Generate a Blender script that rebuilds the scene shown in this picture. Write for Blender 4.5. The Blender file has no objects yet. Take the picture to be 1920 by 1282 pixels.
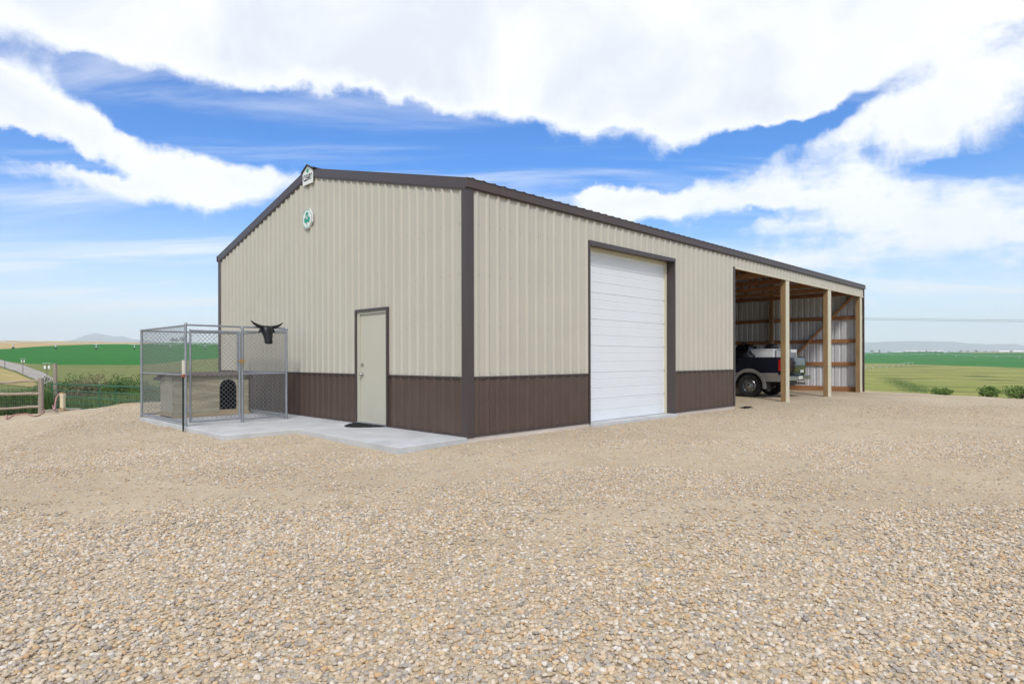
import bpy, math, random
import numpy as np
from mathutils import Vector, Matrix, noise as mnoise
R = math.radians
random.seed(11); rng = np.random.default_rng(5)
SC = bpy.context.scene
COL = SC.collection

# ------------------------------------------------------------------ camera
F_PX, H_PX, ROLL, EYE = 1166.85, 673.57, 0.0021, 1.25
cam_d = bpy.data.cameras.new('camera'); cam = bpy.data.objects.new('camera', cam_d); COL.objects.link(cam)
cam_d.sensor_width = 36.0; cam_d.lens = F_PX / 1920 * 36.0
cam_d.shift_y = (H_PX - 641.0) / 1920.0
cam_d.clip_start = 0.1; cam_d.clip_end = 60000
cam.matrix_world = Matrix.Translation((0, 0, EYE)) @ Matrix.Rotation(R(90), 4, 'X') @ Matrix.Rotation(-ROLL, 4, 'Z')
SC.camera = cam

# ------------------------------------------------------------------ world: clear sky with broken cloud
SUN_EL, SUN_AZ = R(42), R(179)          # azimuth clockwise from +Y (north)
W = bpy.data.worlds.new('World'); SC.world = W; W.use_nodes = True
nt = W.node_tree; nt.nodes.clear()
W.cycles.sampling_method = 'MANUAL'; W.cycles.sample_map_resolution = 512
def wn(t, **k):
    n = nt.nodes.new(t)
    for a, b in k.items(): setattr(n, a, b)
    return n
def wl(a, b): nt.links.new(a, b)
def wmath(op, a, b=None, c=None, clamp=False):
    n = wn('ShaderNodeMath', operation=op); n.use_clamp = clamp
    for i, v in enumerate((a, b, c)):
        if v is None: continue
        if isinstance(v, (int, float)): n.inputs[i].default_value = v
        else: wl(v, n.inputs[i])
    return n.outputs[0]
tc = wn('ShaderNodeTexCoord'); sep = wn('ShaderNodeSeparateXYZ'); wl(tc.outputs['Generated'], sep.inputs[0])
dx, dy, dz = sep.outputs
az = wmath('ARCTAN2', dx, dy); el = wmath('ARCSINE', dz)
den = wmath('ADD', wmath('MAXIMUM', dz, 0.0), 0.10)
plane = wn('ShaderNodeCombineXYZ'); wl(wmath('DIVIDE', dx, den), plane.inputs[0]); wl(wmath('DIVIDE', dy, den), plane.inputs[1])
def wnoise(vec, scale, detail, rough, dist=0.0, off=0.0):
    n = wn('ShaderNodeTexNoise'); n.noise_dimensions = '3D'
    mp = wn('ShaderNodeMapping'); mp.inputs['Location'].default_value = (off, off * .7, off * .3); wl(vec, mp.inputs[0]); wl(mp.outputs[0], n.inputs['Vector'])
    n.inputs['Scale'].default_value = scale; n.inputs['Detail'].default_value = detail
    n.inputs['Roughness'].default_value = rough; n.inputs['Distortion'].default_value = dist
    return n
dirv = tc.outputs['Generated']
warp = wnoise(dirv, 7.0, 6, .6, 0, 3.1)
ws = wn('ShaderNodeSeparateXYZ'); wl(warp.outputs['Color'], ws.inputs[0])
azw = wmath('MULTIPLY_ADD', wmath('SUBTRACT', ws.outputs[0], .5), .16, az)
elw = wmath('MULTIPLY_ADD', wmath('SUBTRACT', ws.outputs[1], .5), .10, el)
ae = wn('ShaderNodeCombineXYZ'); wl(azw, ae.inputs[0]); wl(elw, ae.inputs[1])
def px2ae(px, py):
    a = (px - 960) / F_PX; e = (H_PX - py) / F_PX
    A = math.atan(a); return A, math.atan(e * math.cos(A))
acc = None
def blob(px, py, rx, ry, w, rot=0.0):
    global acc
    A, E_ = px2ae(px, py)
    k = 1.0 / F_PX
    mp = wn('ShaderNodeMapping', vector_type='TEXTURE')
    mp.inputs['Location'].default_value = (A, E_, 0); mp.inputs['Rotation'].default_value = (0, 0, R(rot))
    mp.inputs['Scale'].default_value = (rx * k * math.cos(A) ** 2 + .02, ry * k * math.cos(A), 1)
    wl(ae.outputs[0], mp.inputs[0])
    ln = wn('ShaderNodeVectorMath', operation='DOT_PRODUCT'); wl(mp.outputs[0], ln.inputs[0]); wl(mp.outputs[0], ln.inputs[1])
    g = wmath('POWER', .36788, ln.outputs['Value'])
    acc = wmath('MULTIPLY', g, w) if acc is None else wmath('MULTIPLY_ADD', g, w, acc)
for b in [(120, -20, 520, 120, 1.0, 0), (620, 0, 420, 110, 1.0, -4), (690, 125, 120, 52, .75, -6), (1000, 0, 560, 140, 1.1, 0), (1480, 70, 520, 150, .95, 6), (1290, 195, 210, 55, .50, -8),
          (1860, 170, 240, 100, .75, 15), (40, 185, 150, 56, 1.0, -12), (200, 250, 70, 18, .45, -12),
          (300, 338, 190, 36, 1.0, -2), (460, 322, 100, 38, .7, 4), (620, 305, 40, 16, .5, 0),
          (1400, 372, 300, 42, .55, -4), (1760, 410, 360, 60, .45, -4), (1600, 500, 520, 80, .36, 0), (1170, 378, 75, 30, .75, 6), (1115, 352, 22, 10, .6, 0),
          (1080, 225, 240, 26, .30, -8), (330, 525, 420, 20, .16, -3),
          (560, 222, 330, 58, -.75, 0), (300, 190, 110, 50, -.9, 0), (190, 118, 60, 16, -.35, 0), (720, 265, 200, 60, -.5, 0), (880, 290, 260, 46, -.45, 0), (1500, 238, 160, 20, -1.0, 14), (1330, 292, 170, 20, -.8, 8), (1840, 318, 90, 15, -.9, 0), (110, 283, 170, 15, -1.1, -6), (1410, 402, 90, 12, -.6, 0), (200, 430, 330, 30, -.5, 0)]:
    blob(*b)
n1 = wnoise(plane.outputs[0], 1.5, 11, .62, .15, 1.7)
n2 = wnoise(plane.outputs[0], 0.45, 6, .55, .4, 8.3)
n3 = wnoise(dirv, 17.0, 9, .62, .35, 2.2)                # billows on the cloud rims
nz = wmath('ADD', wmath('ADD', wmath('MULTIPLY', wmath('SUBTRACT', n1.outputs['Fac'], .5), 1.3), wmath('MULTIPLY', wmath('SUBTRACT', n2.outputs['Fac'], .5), .9)), wmath('MULTIPLY', wmath('SUBTRACT', n3.outputs['Fac'], .5), 1.0))
back = wn('ShaderNodeMapRange'); back.interpolation_type = 'SMOOTHSTEP'      # away from the framed part the deck simply goes on, broken by noise
wl(dy, back.inputs['Value']); back.inputs['From Min'].default_value = .55; back.inputs['From Max'].default_value = .2
back.inputs['To Min'].default_value = 0; back.inputs['To Max'].default_value = .55
high = wn('ShaderNodeMapRange'); high.interpolation_type = 'SMOOTHSTEP'; wl(el, high.inputs['Value'])
high.inputs['From Min'].default_value = .45; high.inputs['From Max'].default_value = .8; high.inputs['To Min'].default_value = 0; high.inputs['To Max'].default_value = .55
dens = wmath('ADD', wmath('ADD', wmath('ADD', acc, wmath('MAXIMUM', back.outputs[0], high.outputs[0])), nz), -.36)
cov = wn('ShaderNodeMapRange'); cov.interpolation_type = 'SMOOTHSTEP'; wl(dens, cov.inputs['Value'])
cov.inputs['From Min'].default_value = -.16; cov.inputs['From Max'].default_value = .44
# thin streaked ice cloud, combed in one direction
cmap = wn('ShaderNodeMapping'); cmap.inputs['Rotation'].default_value = (0, 0, R(22)); cmap.inputs['Scale'].default_value = (.30, 1.5, 1); wl(plane.outputs[0], cmap.inputs[0])
cn = wnoise(cmap.outputs[0], 1.25, 9, .60, .6, 5.5)
cir = wn('ShaderNodeMapRange'); cir.interpolation_type = 'SMOOTHSTEP'; wl(cn.outputs['Fac'], cir.inputs['Value'])
cir.inputs['From Min'].default_value = .44; cir.inputs['From Max'].default_value = .76; cir.inputs['To Max'].default_value = .85
veil = wn('ShaderNodeMapRange'); veil.interpolation_type = 'SMOOTHSTEP'; wl(el, veil.inputs['Value'])     # thin milky air low down
veil.inputs['From Min'].default_value = .26; veil.inputs['From Max'].default_value = -.04; veil.inputs['To Min'].default_value = 0; veil.inputs['To Max'].default_value = .62
inv = lambda a: wmath('SUBTRACT', 1.0, a)
cover = inv(wmath('MULTIPLY', wmath('MULTIPLY', inv(wmath('MULTIPLY', cov.outputs[0], .985)), inv(cir.outputs[0])), inv(veil.outputs[0])))
sky = wn('ShaderNodeTexSky'); sky.sky_type = 'NISHITA'; sky.sun_disc = False
sky.sun_elevation = SUN_EL; sky.sun_rotation = SUN_AZ; sky.altitude = 800; sky.air_density = 1.0; sky.dust_density = .3; sky.ozone_density = 3.0
hs = wn('ShaderNodeHueSaturation'); hs.inputs['Hue'].default_value = .512; hs.inputs['Value'].default_value = 1.25; hs.inputs['Saturation'].default_value = 1.5; wl(sky.outputs[0], hs.inputs['Color'])
bg1 = wn('ShaderNodeBackground'); wl(hs.outputs[0], bg1.inputs[0]); bg1.inputs[1].default_value = .094
n4 = wnoise(dirv, 4.2, 8, .6, .5, 12.2)
thick = wn('ShaderNodeMapRange'); wl(dens, thick.inputs['Value']); thick.inputs['From Min'].default_value = .10; thick.inputs['From Max'].default_value = .95   # deep cloud has greyer bellies
grey = wmath('MULTIPLY', thick.outputs[0], wmath('MULTIPLY_ADD', wmath('SUBTRACT', n4.outputs['Fac'], .42), 3.4, .30, True))
cr = wn('ShaderNodeMix', data_type='RGBA'); wl(grey, cr.inputs[0]); cr.inputs[6].default_value = (1, 1, 1, 1); cr.inputs[7].default_value = (.74, .77, .85, 1)
bg2 = wn('ShaderNodeBackground'); wl(cr.outputs[2], bg2.inputs[0]); bg2.inputs[1].default_value = .77
mx = wn('ShaderNodeMixShader'); wl(cover, mx.inputs[0]); wl(bg1.outputs[0], mx.inputs[1]); wl(bg2.outputs[0], mx.inputs[2])
wo = wn('ShaderNodeOutputWorld'); wl(mx.outputs[0], wo.inputs[0])

# ------------------------------------------------------------------ sun behind thin cloud
sd = bpy.data.lights.new('sun', 'SUN'); so = bpy.data.objects.new('sun', sd); COL.objects.link(so)
sd.energy = 1.5; sd.angle = R(10); sd.color = (1, .96, .90)
sdir = Vector((math.sin(SUN_AZ) * math.cos(SUN_EL), math.cos(SUN_AZ) * math.cos(SUN_EL), math.sin(SUN_EL)))
so.rotation_euler = sdir.to_track_quat('Z', 'Y').to_euler()

# ------------------------------------------------------------------ picture settings
SC.view_settings.view_transform = 'Standard'; SC.view_settings.look = 'None'
SC.view_settings.exposure = 0.64; SC.view_settings.gamma = 1
SC.render.engine = 'CYCLES'
SC.cycles.use_denoising = True
try: SC.cycles.denoiser = 'OPENIMAGEDENOISE'
except Exception: pass
SC.cycles.sample_clamp_indirect = 4; SC.cycles.max_bounces = 6; SC.cycles.diffuse_bounces = 3; SC.cycles.glossy_bounces = 3; SC.cycles.volume_bounces = 4

# ================================================================== helpers
def ray(px, py):
    a, b = px - 960, py - H_PX; c, s = math.cos(ROLL), math.sin(ROLL)
    return Vector(((a * c - b * s) / F_PX, 1.0, -(a * s + b * c) / F_PX))
def at_depth(px, py, Y):
    r = ray(px, py); return Vector((r.x * Y, Y, EYE + r.z * Y))

class MB:
    def __init__(s): s.v = []; s.f = []
    def add(s, vs, fs):
        o = len(s.v); s.v += [tuple(p) for p in vs]; s.f += [tuple(i + o for i in f) for f in fs]
    def box(s, x0, x1, y0, y1, z0, z1, M=None, b=0.0):
        if b <= 0:
            vs = [(x, y, z) for z in (z0, z1) for y in (y0, y1) for x in (x0, x1)]
            fs = [(0, 2, 3, 1), (4, 5, 7, 6), (0, 1, 5, 4), (2, 6, 7, 3), (0, 4, 6, 2), (1, 3, 7, 5)]
        else:   # chamfered box: three inset copies of the corners
            vs = []; idx = {}
            for iz, z in enumerate((z0, z1)):
                for iy, y in enumerate((y0, y1)):
                    for ix, x in enumerate((x0, x1)):
                        sx, sy, sz = (1, -1)[ix], (1, -1)[iy], (1, -1)[iz]
                        for a in range(3):
                            idx[(ix, iy, iz, a)] = len(vs)
                            vs.append((x + (0 if a == 0 else sx * b), y + (0 if a == 1 else sy * b), z + (0 if a == 2 else sz * b)))
            fs = []
            for i in (0, 1):
                q = [idx[(i, j, k, 0)] for j, k in ((0, 0), (1, 0), (1, 1), (0, 1))]; fs.append(q if i else q[::-1])
                q = [idx[(j, i, k, 1)] for j, k in ((0, 0), (1, 0), (1, 1), (0, 1))]; fs.append(q[::-1] if i else q)
                q = [idx[(j, k, i, 2)] for j, k in ((0, 0), (1, 0), (1, 1), (0, 1))]; fs.append(q if i else q[::-1])
            for i in (0, 1):
                for j in (0, 1):
                    fs.append([idx[(i, j, 0, 0)], idx[(i, j, 1, 0)], idx[(i, j, 1, 1)], idx[(i, j, 0, 1)]])
                    fs.append([idx[(i, 0, j, 0)], idx[(i, 1, j, 0)], idx[(i, 1, j, 2)], idx[(i, 0, j, 2)]])
                    fs.append([idx[(0, i, j, 1)], idx[(1, i, j, 1)], idx[(1, i, j, 2)], idx[(0, i, j, 2)]])
                    for k in (0, 1): fs.append([idx[(i, j, k, a)] for a in range(3)])
        if M is not None: vs = [M @ Vector(p) for p in vs]
        s.add(vs, fs); return s
    def beam(s, p, q, w, h, up=(0, 0, 1), b=0.0):
        p, q = Vector(p), Vector(q); d = q - p; L = d.length; d.normalize()
        up = Vector(up)
        if abs(d.dot(up)) > .99: up = Vector((1, 0, 0))
        sd_ = d.cross(up).normalized(); u_ = sd_.cross(d).normalized()
        M = Matrix((( d.x, sd_.x, u_.x, p.x), (d.y, sd_.y, u_.y, p.y), (d.z, sd_.z, u_.z, p.z), (0, 0, 0, 1)))
        return s.box(0, L, -w / 2, w / 2, -h / 2, h / 2, M, b)
    def tube(s, pts, r, n=8, cap=True):
        pts = [Vector(p) for p in pts]; m = len(pts)
        rr = r if isinstance(r, (list, tuple)) else [r] * m
        o = len(s.v); prev = None
        for i, p in enumerate(pts):
            t = (pts[min(i + 1, m - 1)] - pts[max(i - 1, 0)]).normalized()
            if prev is None:
                a = t.cross(Vector((0, 0, 1)))
                if a.length < .05: a = t.cross(Vector((1, 0, 0)))
            else: a = prev - t * prev.dot(t)
            a.normalize(); prev = a; b = t.cross(a)
            for k in range(n):
                th = 2 * math.pi * k / n
                s.v.append(tuple(p + (a * math.cos(th) + b * math.sin(th)) * rr[i]))
        for i in range(m - 1):
            for k in range(n):
                s.f.append((o + i * n + k, o + i * n + (k + 1) % n, o + (i + 1) * n + (k + 1) % n, o + (i + 1) * n + k))
        if cap:
            s.f.append(tuple(o + k for k in range(n))[::-1]); s.f.append(tuple(o + (m - 1) * n + k for k in range(n)))
        return s
    def lathe(s, prof, n=24, M=None, closed=False):
        o = len(s.v)
        for (r, z) in prof:
            for k in range(n):
                th = 2 * math.pi * k / n; p = Vector((r * math.cos(th), r * math.sin(th), z))
                s.v.append(tuple(M @ p if M is not None else p))
        m = len(prof)
        for i in range(m - 1 + (1 if closed else 0)):
            j = (i + 1) % m
            for k in range(n):
                s.f.append((o + i * n + k, o + i * n + (k + 1) % n, o + j * n + (k + 1) % n, o + j * n + k))
        return s
    def prism(s, poly, h0, h1, M=None):
        n = len(poly)
        vs = [(x, y, h0) for x, y in poly] + [(x, y, h1) for x, y in poly]
        if M is not None: vs = [M @ Vector(p) for p in vs]
        s.add(vs, [tuple(range(n))[::-1], tuple(range(n, 2 * n))] + [(i, (i + 1) % n, n + (i + 1) % n, n + i) for i in range(n)]); return s
    def mesh(s, name, m, smooth=False):
        me = bpy.data.meshes.new(name); me.from_pydata(s.v, [], s.f)
        if m is not None: me.materials.append(m)
        if smooth: me.polygons.foreach_set('use_smooth', [True] * len(me.polygons))
        me.update(); return me
    def build(s, name, m, parent=None, smooth=False, kind=None):
        o = bpy.data.objects.new(name, s.mesh(name, m, smooth)); COL.objects.link(o)
        if parent is not None: o.parent = parent
        if kind: o['kind'] = kind
        if smooth and smooth != 'all':
            try: o.data.set_sharp_from_angle(angle=R(40))
            except Exception: pass
        return o
def tag(o, label, cat, group=None):
    o['label'] = label; o['category'] = cat
    if group: o['group'] = group
    return o
def empty(name, loc, rz=0.0, label=None, cat=None, group=None):
    o = bpy.data.objects.new(name, None); COL.objects.link(o); o.location = loc; o.rotation_euler = (0, 0, rz)
    o.empty_display_size = .1
    if label: tag(o, label, cat, group)
    return o
def share(name, me, parent=None):
    o = bpy.data.objects.new(name, me); COL.objects.link(o)
    if parent is not None: o.parent = parent
    return o

# ------------------------------------------------------------------ materials
def pmat(name, col, rough=.6, metal=0.0, var=.10, vscale=3.0, bump=0.0, bscale=40.0, stretch=None, col2=None, spec=.5, coat=0.0, thr=None):
    m = bpy.data.materials.new(name); m.use_nodes = True; t = m.node_tree; N = t.nodes; L = t.links
    b = N['Principled BSDF']; b.inputs['Roughness'].default_value = rough; b.inputs['Metallic'].default_value = metal
    b.inputs['Specular IOR Level'].default_value = spec; b.inputs['Coat Weight'].default_value = coat; b.inputs['Coat Roughness'].default_value = .08
    tcn = N.new('ShaderNodeTexCoord'); mp = N.new('ShaderNodeMapping'); L.new(tcn.outputs['Object'], mp.inputs[0])
    if stretch: mp.inputs['Scale'].default_value = stretch
    nz_ = N.new('ShaderNodeTexNoise'); nz_.inputs['Scale'].default_value = vscale; nz_.inputs['Detail'].default_value = 7; nz_.inputs['Roughness'].default_value = .62
    L.new(mp.outputs[0], nz_.inputs['Vector'])
    rm = N.new('ShaderNodeMapRange'); L.new(nz_.outputs['Fac'], rm.inputs['Value'])
    rm.inputs['From Min'].default_value = thr[0] if thr else .3; rm.inputs['From Max'].default_value = thr[1] if thr else .7
    mixn = N.new('ShaderNodeMix'); mixn.data_type = 'RGBA'; L.new(rm.outputs[0], mixn.inputs[0])
    c2 = col2 if col2 else tuple(min(1, c * (1 + var)) for c in col); c1 = col if col2 else tuple(c * (1 - var) for c in col)
    mixn.inputs[6].default_value = (*c1, 1); mixn.inputs[7].default_value = (*c2, 1)
    L.new(mixn.outputs[2], b.inputs['Base Color'])
    if bump:
        nb = N.new('ShaderNodeTexNoise'); nb.inputs['Scale'].default_value = bscale; nb.inputs['Detail'].default_value = 5; L.new(mp.outputs[0], nb.inputs['Vector'])
        bp = N.new('ShaderNodeBump'); bp.inputs['Strength'].default_value = bump; bp.inputs['Distance'].default_value = .01
        L.new(nb.outputs['Fac'], bp.inputs['Height']); L.new(bp.outputs[0], b.inputs['Normal'])
    return m
M_tan = pmat('tan_steel', (.50, .47, .395), .42, 0, .035, 1.2, .03, 2.5)
M_brown = pmat('brown_steel', (.075, .052, .045), .40, 0, .08, 2.0, .03, 2.5)
M_brownw = pmat('brown_wainscot', (.088, .058, .046), .36, 0, .10, 2.5, .04, 3.0)
M_trim = pmat('brown_trim', (.066, .050, .050), .36, 0, .06, 2.0)
M_cream = pmat('cream_trim', (.62, .58, .44), .5, 0, .04)
M_doorleaf = pmat('door_paint', (.52, .50, .41), .45, 0, .03, 1.0, .02, 30)
M_white = pmat('white_door', (.76, .79, .82), .38, 0, .025, 1.5, .02, 4)
M_nickel = pmat('nickel', (.55, .54, .52), .25, 1.0, .05)
M_conc = pmat('concrete', (.52, .525, .525), .85, 0, .15, 2.2, .25, 60)
M_skirt = pmat('grade_board', (.56, .50, .45), .85, 0, .18, 3, .2, 60, (.3, 3, 3))
M_screw = pmat('screw', (.36, .32, .25), .5, .2, .05)
M_galv = pmat('galvanized_panel', (.62, .63, .66), .5, .08, .06, 1.5)
M_roofu = pmat('roof_steel', (.075, .055, .050), .4, 0, .08)
def wood(name, c, ax, v=.22):
    st = [7, 7, 7]; st[ax] = .7
    return pmat(name, tuple(x * (1 - v) for x in c), .8, 0, .2, 2.5, .3, 9, tuple(st), tuple(min(1, x * (1 + v)) for x in c))
M_woodz = wood('post_wood', (.29, .185, .085), 2); M_woodx = wood('board_wood', (.36, .165, .07), 1); M_woodv = wood('purlin_wood', (.30, .135, .06), 0)
M_woodx2 = wood('board_wood_dark', (.29, .125, .055), 1); M_brace = wood('brace_wood', (.42, .21, .09), 1)
M_rough = wood('weathered_wood', (.30, .25, .20), 2, .25); M_roughx = wood('weathered_rail', (.36, .29, .22), 0, .25)
M_pipe = pmat('galvanized_pipe', (.33, .35, .38), .42, .55, .12, 6)
M_wire = pmat('galvanized_wire', (.26, .275, .28), .5, .3, .10, 20)
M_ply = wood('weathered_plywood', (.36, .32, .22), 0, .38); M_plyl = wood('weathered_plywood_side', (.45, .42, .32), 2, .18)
M_shingle = pmat('felt_roof', (.12, .10, .085), .9, 0, .3, 12, .4, 60)
M_skid = wood('skid_wood', (.44, .33, .20), 0, .2)
M_black = pmat('black_plastic', (.008, .008, .011), .42, 0, .2, 5)
M_shade = pmat('painted_shade', (.02, .016, .012), .9, 0, .2)  # near-black colour standing in for the shade inside the dog house
M_rubber = pmat('rubber_mat', (.014, .014, .015), .75, 0, .2, 30, .7, 120)
M_tpost = pmat('dark_post_paint', (.016, .022, .017), .6, 0, .3, 10); M_tcap = pmat('pale_cap', (.62, .58, .48), .6); M_rust = pmat('rust_clip', (.28, .09, .05), .7, 0, .3, 30)
M_brass = pmat('brass_latch', (.55, .33, .08), .4, .6, .1)
M_signw = pmat('sign_white', (.80, .82, .80), .5, 0, .02); M_signk = pmat('sign_black', (.012, .012, .012), .5); M_green = pmat('sign_green', (.015, .33, .21), .5, 0, .05)

# ================================================================== the lie of the land
ca, sa = math.cos(R(90) - .7833), math.sin(R(90) - .7833)
VX = Vector((math.sin(.7833), math.cos(.7833), 0)); UX = Vector((-VX.y, VX.x, 0))
BX0, BY0, L_B, W_B = -.6732, 9.3882, 19.5556, 9.884
def barn_pt(v, u, z): return Vector((BX0, BY0, 0)) + VX * v + UX * u + Vector((0, 0, z))
def sstep(a, b, x):
    t = min(1.0, max(0.0, (x - a) / (b - a))); return t * t * (3 - 2 * t)
def interp(x, pts):
    if x <= pts[0][0]: return pts[0][1]
    for (a, p), (b, q) in zip(pts, pts[1:]):
        if x <= b: return p + (q - p) * (x - a) / (b - a)
    return pts[-1][1]
PL = [(0, -4), (26, -3.2), (33, -1.6), (44, -1.7), (75, -1.6), (137, -1.4), (200, -1.1), (275, -.4), (420, 3.6), (750, 15.7), (1060, 28.0), (1250, 30), (2200, 12), (4500, -20), (30000, -60)]
PR = [(0, -4), (26, -4.6), (36, -5.6), (60, -8), (120, -11.5), (250, -13), (700, -12.6), (1100, -11.6), (1300, -10.6), (2000, 5), (2750, 23), (3600, 27), (5000, 10), (30000, -60)]
def smooth_prof(P):
    xs = np.concatenate([np.linspace(0, 60, 61), np.geomspace(62, 30000, 260)])
    ys = np.array([interp(x, P) for x in xs]); k = np.array([1, 2, 3, 2, 1]) / 9
    for _ in range(3):
        y2 = np.convolve(np.pad(ys, 2, mode='edge'), k, 'valid'); ys = y2
    return xs, ys
SL, SR = smooth_prof(PL), smooth_prof(PR)
def terr(x, y):
    r = math.hypot(x, y); a = math.degrees(math.atan2(x, y))
    w = sstep(-22, 20, a) if abs(a) < 110 else (1.0 if a > 0 else 0.0)
    z = float(np.interp(r, *SL)) * (1 - w) + float(np.interp(r, *SR)) * w
    if r > 120: z += (mnoise.noise((x * .006, y * .006, 1.3)) * .0016) * r
    return z
def yard_h(x, y):
    sl = ((x + 8.5) * -8 + (y - 12) * -3.5) / 8.73
    sb = -.7086 * x + .7056 * y - 20.6
    sr = .896 * x + .444 * y - 22.2
    sf = -.7086 * x + .7056 * y - 60
    z = 0.0
    if sl > 0: z = min(z, -.95 * math.tanh(.23 * sl / .95 * 1.06) - max(0, sl - 8) * .3)
    if sb > 0: z = min(z, -(.085 * sb) - max(0, sb - 13.5) * .45)
    if sr > 0: z = min(z, -(.02 * sr * sr if sr < 4 else .32 + (sr - 4) * .45))
    und = .014 * math.sin(x * 1.1 + .6 * math.sin(y * .7)) + .012 * math.sin(y * 1.4 + x * .5) + .009 * math.sin(x * 2.9 - y * 2.1)
    d_b = max(-((x - BX0) * VX.x + (y - BY0) * VX.y), -((x - BX0) * UX.x + (y - BY0) * UX.y))     # flat against the barn
    k = sstep(0.0, 2.0, d_b)
    inside = d_b < 0
    return z + und * (k if not inside else .25)
def hit(px, py, f=None, y0=20.0, y1=9000.0):
    f = f or terr; r = ray(px, py); t = y0
    while t < y1:
        p = r * t
        if EYE + p.z < f(p.x, p.y): 
            lo, hi = t / 1.012, t
            for _ in range(24):
                m_ = (lo + hi) / 2
                if EYE + r.z * m_ < f(r.x * m_, m_): hi = m_
                else: lo = m_
            return Vector((r.x * hi, hi, f(r.x * hi, hi)))
        t *= 1.012
    return Vector((r.x * y1, y1, terr(r.x * y1, y1)))

# ------------------------------------------------------------------ gravel yard
def stone_ramp(N, L, fac):
    cr_ = N.new('ShaderNodeValToRGB'); cr_.color_ramp.interpolation = 'CONSTANT'; e = cr_.color_ramp.elements
    cols = [(0.565, 0.443, 0.303), (0.655, 0.54, 0.403), (0.463, 0.363, 0.244), (0.677, 0.599, 0.493), (0.419, 0.373, 0.32), (0.61, 0.454, 0.277), (0.565, 0.476, 0.367), (0.43, 0.373, 0.314), (0.677, 0.53, 0.361), (0.519, 0.422, 0.308), (0.699, 0.633, 0.546), (0.565, 0.378, 0.208), (0.34, 0.298, 0.25), (0.621, 0.497, 0.356), (0.53, 0.417, 0.281), (0.487, 0.422, 0.346)]
    e[0].color = (*cols[0], 1); e[1].position = 1 / len(cols); e[1].color = (*cols[1], 1)
    for i in range(2, len(cols)):
        q = e.new(i / len(cols)); q.color = (*cols[i], 1)
    L.new(fac, cr_.inputs[0]); return cr_.outputs[0]
def gravel_mat():
    m = bpy.data.materials.new('gravel'); m.use_nodes = True; t = m.node_tree; N = t.nodes; L = t.links; b = N['Principled BSDF']
    b.inputs['Roughness'].default_value = .92; b.inputs['Specular IOR Level'].default_value = .2
    tcn = N.new('ShaderNodeTexCoord')
    def noise_(s, d, r_=.6, st=None):
        n = N.new('ShaderNodeTexNoise'); n.inputs['Scale'].default_value = s; n.inputs['Detail'].default_value = d; n.inputs['Roughness'].default_value = r_
        if st:
            mp = N.new('ShaderNodeMapping'); mp.inputs['Scale'].default_value = st; mp.inputs['Rotation'].default_value = (0, 0, R(-35)); L.new(tcn.outputs['Object'], mp.inputs[0]); L.new(mp.outputs[0], n.inputs['Vector'])
        else: L.new(tcn.outputs['Object'], n.inputs['Vector'])
        return n
    def vor(s):
        n = N.new('ShaderNodeTexVoronoi'); n.inputs['Scale'].default_value = s; L.new(tcn.outputs['Object'], n.inputs['Vector']); return n
    def mr(x, a, b_, c=0., d=1.):
        n = N.new('ShaderNodeMapRange'); L.new(x, n.inputs[0]); n.inputs[1].default_value = a; n.inputs[2].default_value = b_; n.inputs[3].default_value = c; n.inputs[4].default_value = d; return n.outputs[0]
    def mixc(f, a, b_):
        n = N.new('ShaderNodeMix'); n.data_type = 'RGBA'; L.new(f, n.inputs[0]) if not isinstance(f, float) else setattr(n.inputs[0], 'default_value', f)
        for i, x in ((6, a), (7, b_)):
            if isinstance(x, tuple): n.inputs[i].default_value = (*x, 1)
            else: L.new(x, n.inputs[i])
        return n.outputs[2]
    v1, v2 = vor(42), vor(85)
    s1 = N.new('ShaderNodeSeparateColor'); L.new(v1.outputs['Color'], s1.inputs[0]); s2 = N.new('ShaderNodeSeparateColor'); L.new(v2.outputs['Color'], s2.inputs[0])
    c1, c2 = stone_ramp(N, L, s1.outputs[0]), stone_ramp(N, L, s2.outputs[0])
    sand_n = noise_(60, 4); sand = mixc(sand_n.outputs['Fac'], (.54, .45, .325), (.66, .57, .42))
    pick = mr(s1.outputs[1], .45, .5); stones = mixc(pick, c2, c1)
    stones = mixc(mr(v2.outputs['Distance'], .35, .75, 0, .6), stones, (.33, .26, .17))
    big = noise_(.42, 6, .62, (1, .45, 1)); mid = noise_(2.2, 5, .65)
    add = N.new('ShaderNodeMath'); add.operation = 'ADD'; L.new(big.outputs['Fac'], add.inputs[0]); L.new(mr(mid.outputs['Fac'], .2, .8, -.16, .16), add.inputs[1])
    f = mr(add.outputs[0], .36, .56, .30, .95)
    speck = mr(s2.outputs[2], .55, .6)
    fm = N.new('ShaderNodeMath'); fm.operation = 'MULTIPLY'; L.new(f, fm.inputs[0]); L.new(mr(s2.outputs[1], 0.1, .9, .35, 1.0), fm.inputs[1])
    col = mixc(fm.outputs[0], sand, stones)
    tint = noise_(.25, 3); col2 = N.new('ShaderNodeMix'); col2.data_type = 'RGBA'; col2.blend_type = 'MULTIPLY'; col2.inputs[0].default_value = 1; L.new(col, col2.inputs[6]); L.new(mixc(mr(tint.outputs['Fac'], .3, .7), (.92, .88, .82), (1.06, 1.05, 1.04)), col2.inputs[7])
    L.new(col2.outputs[2], b.inputs['Base Color'])
    hgt = N.new('ShaderNodeMath'); hgt.operation = 'MULTIPLY'; L.new(mr(v1.outputs['Distance'], 0, .7, 1, 0), hgt.inputs[0]); L.new(f, hgt.inputs[1])
    h2 = N.new('ShaderNodeMath'); h2.operation = 'ADD'; L.new(hgt.outputs[0], h2.inputs[0]); L.new(mr(v2.outputs['Distance'], 0, .7, .5, 0), h2.inputs[1])
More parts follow.
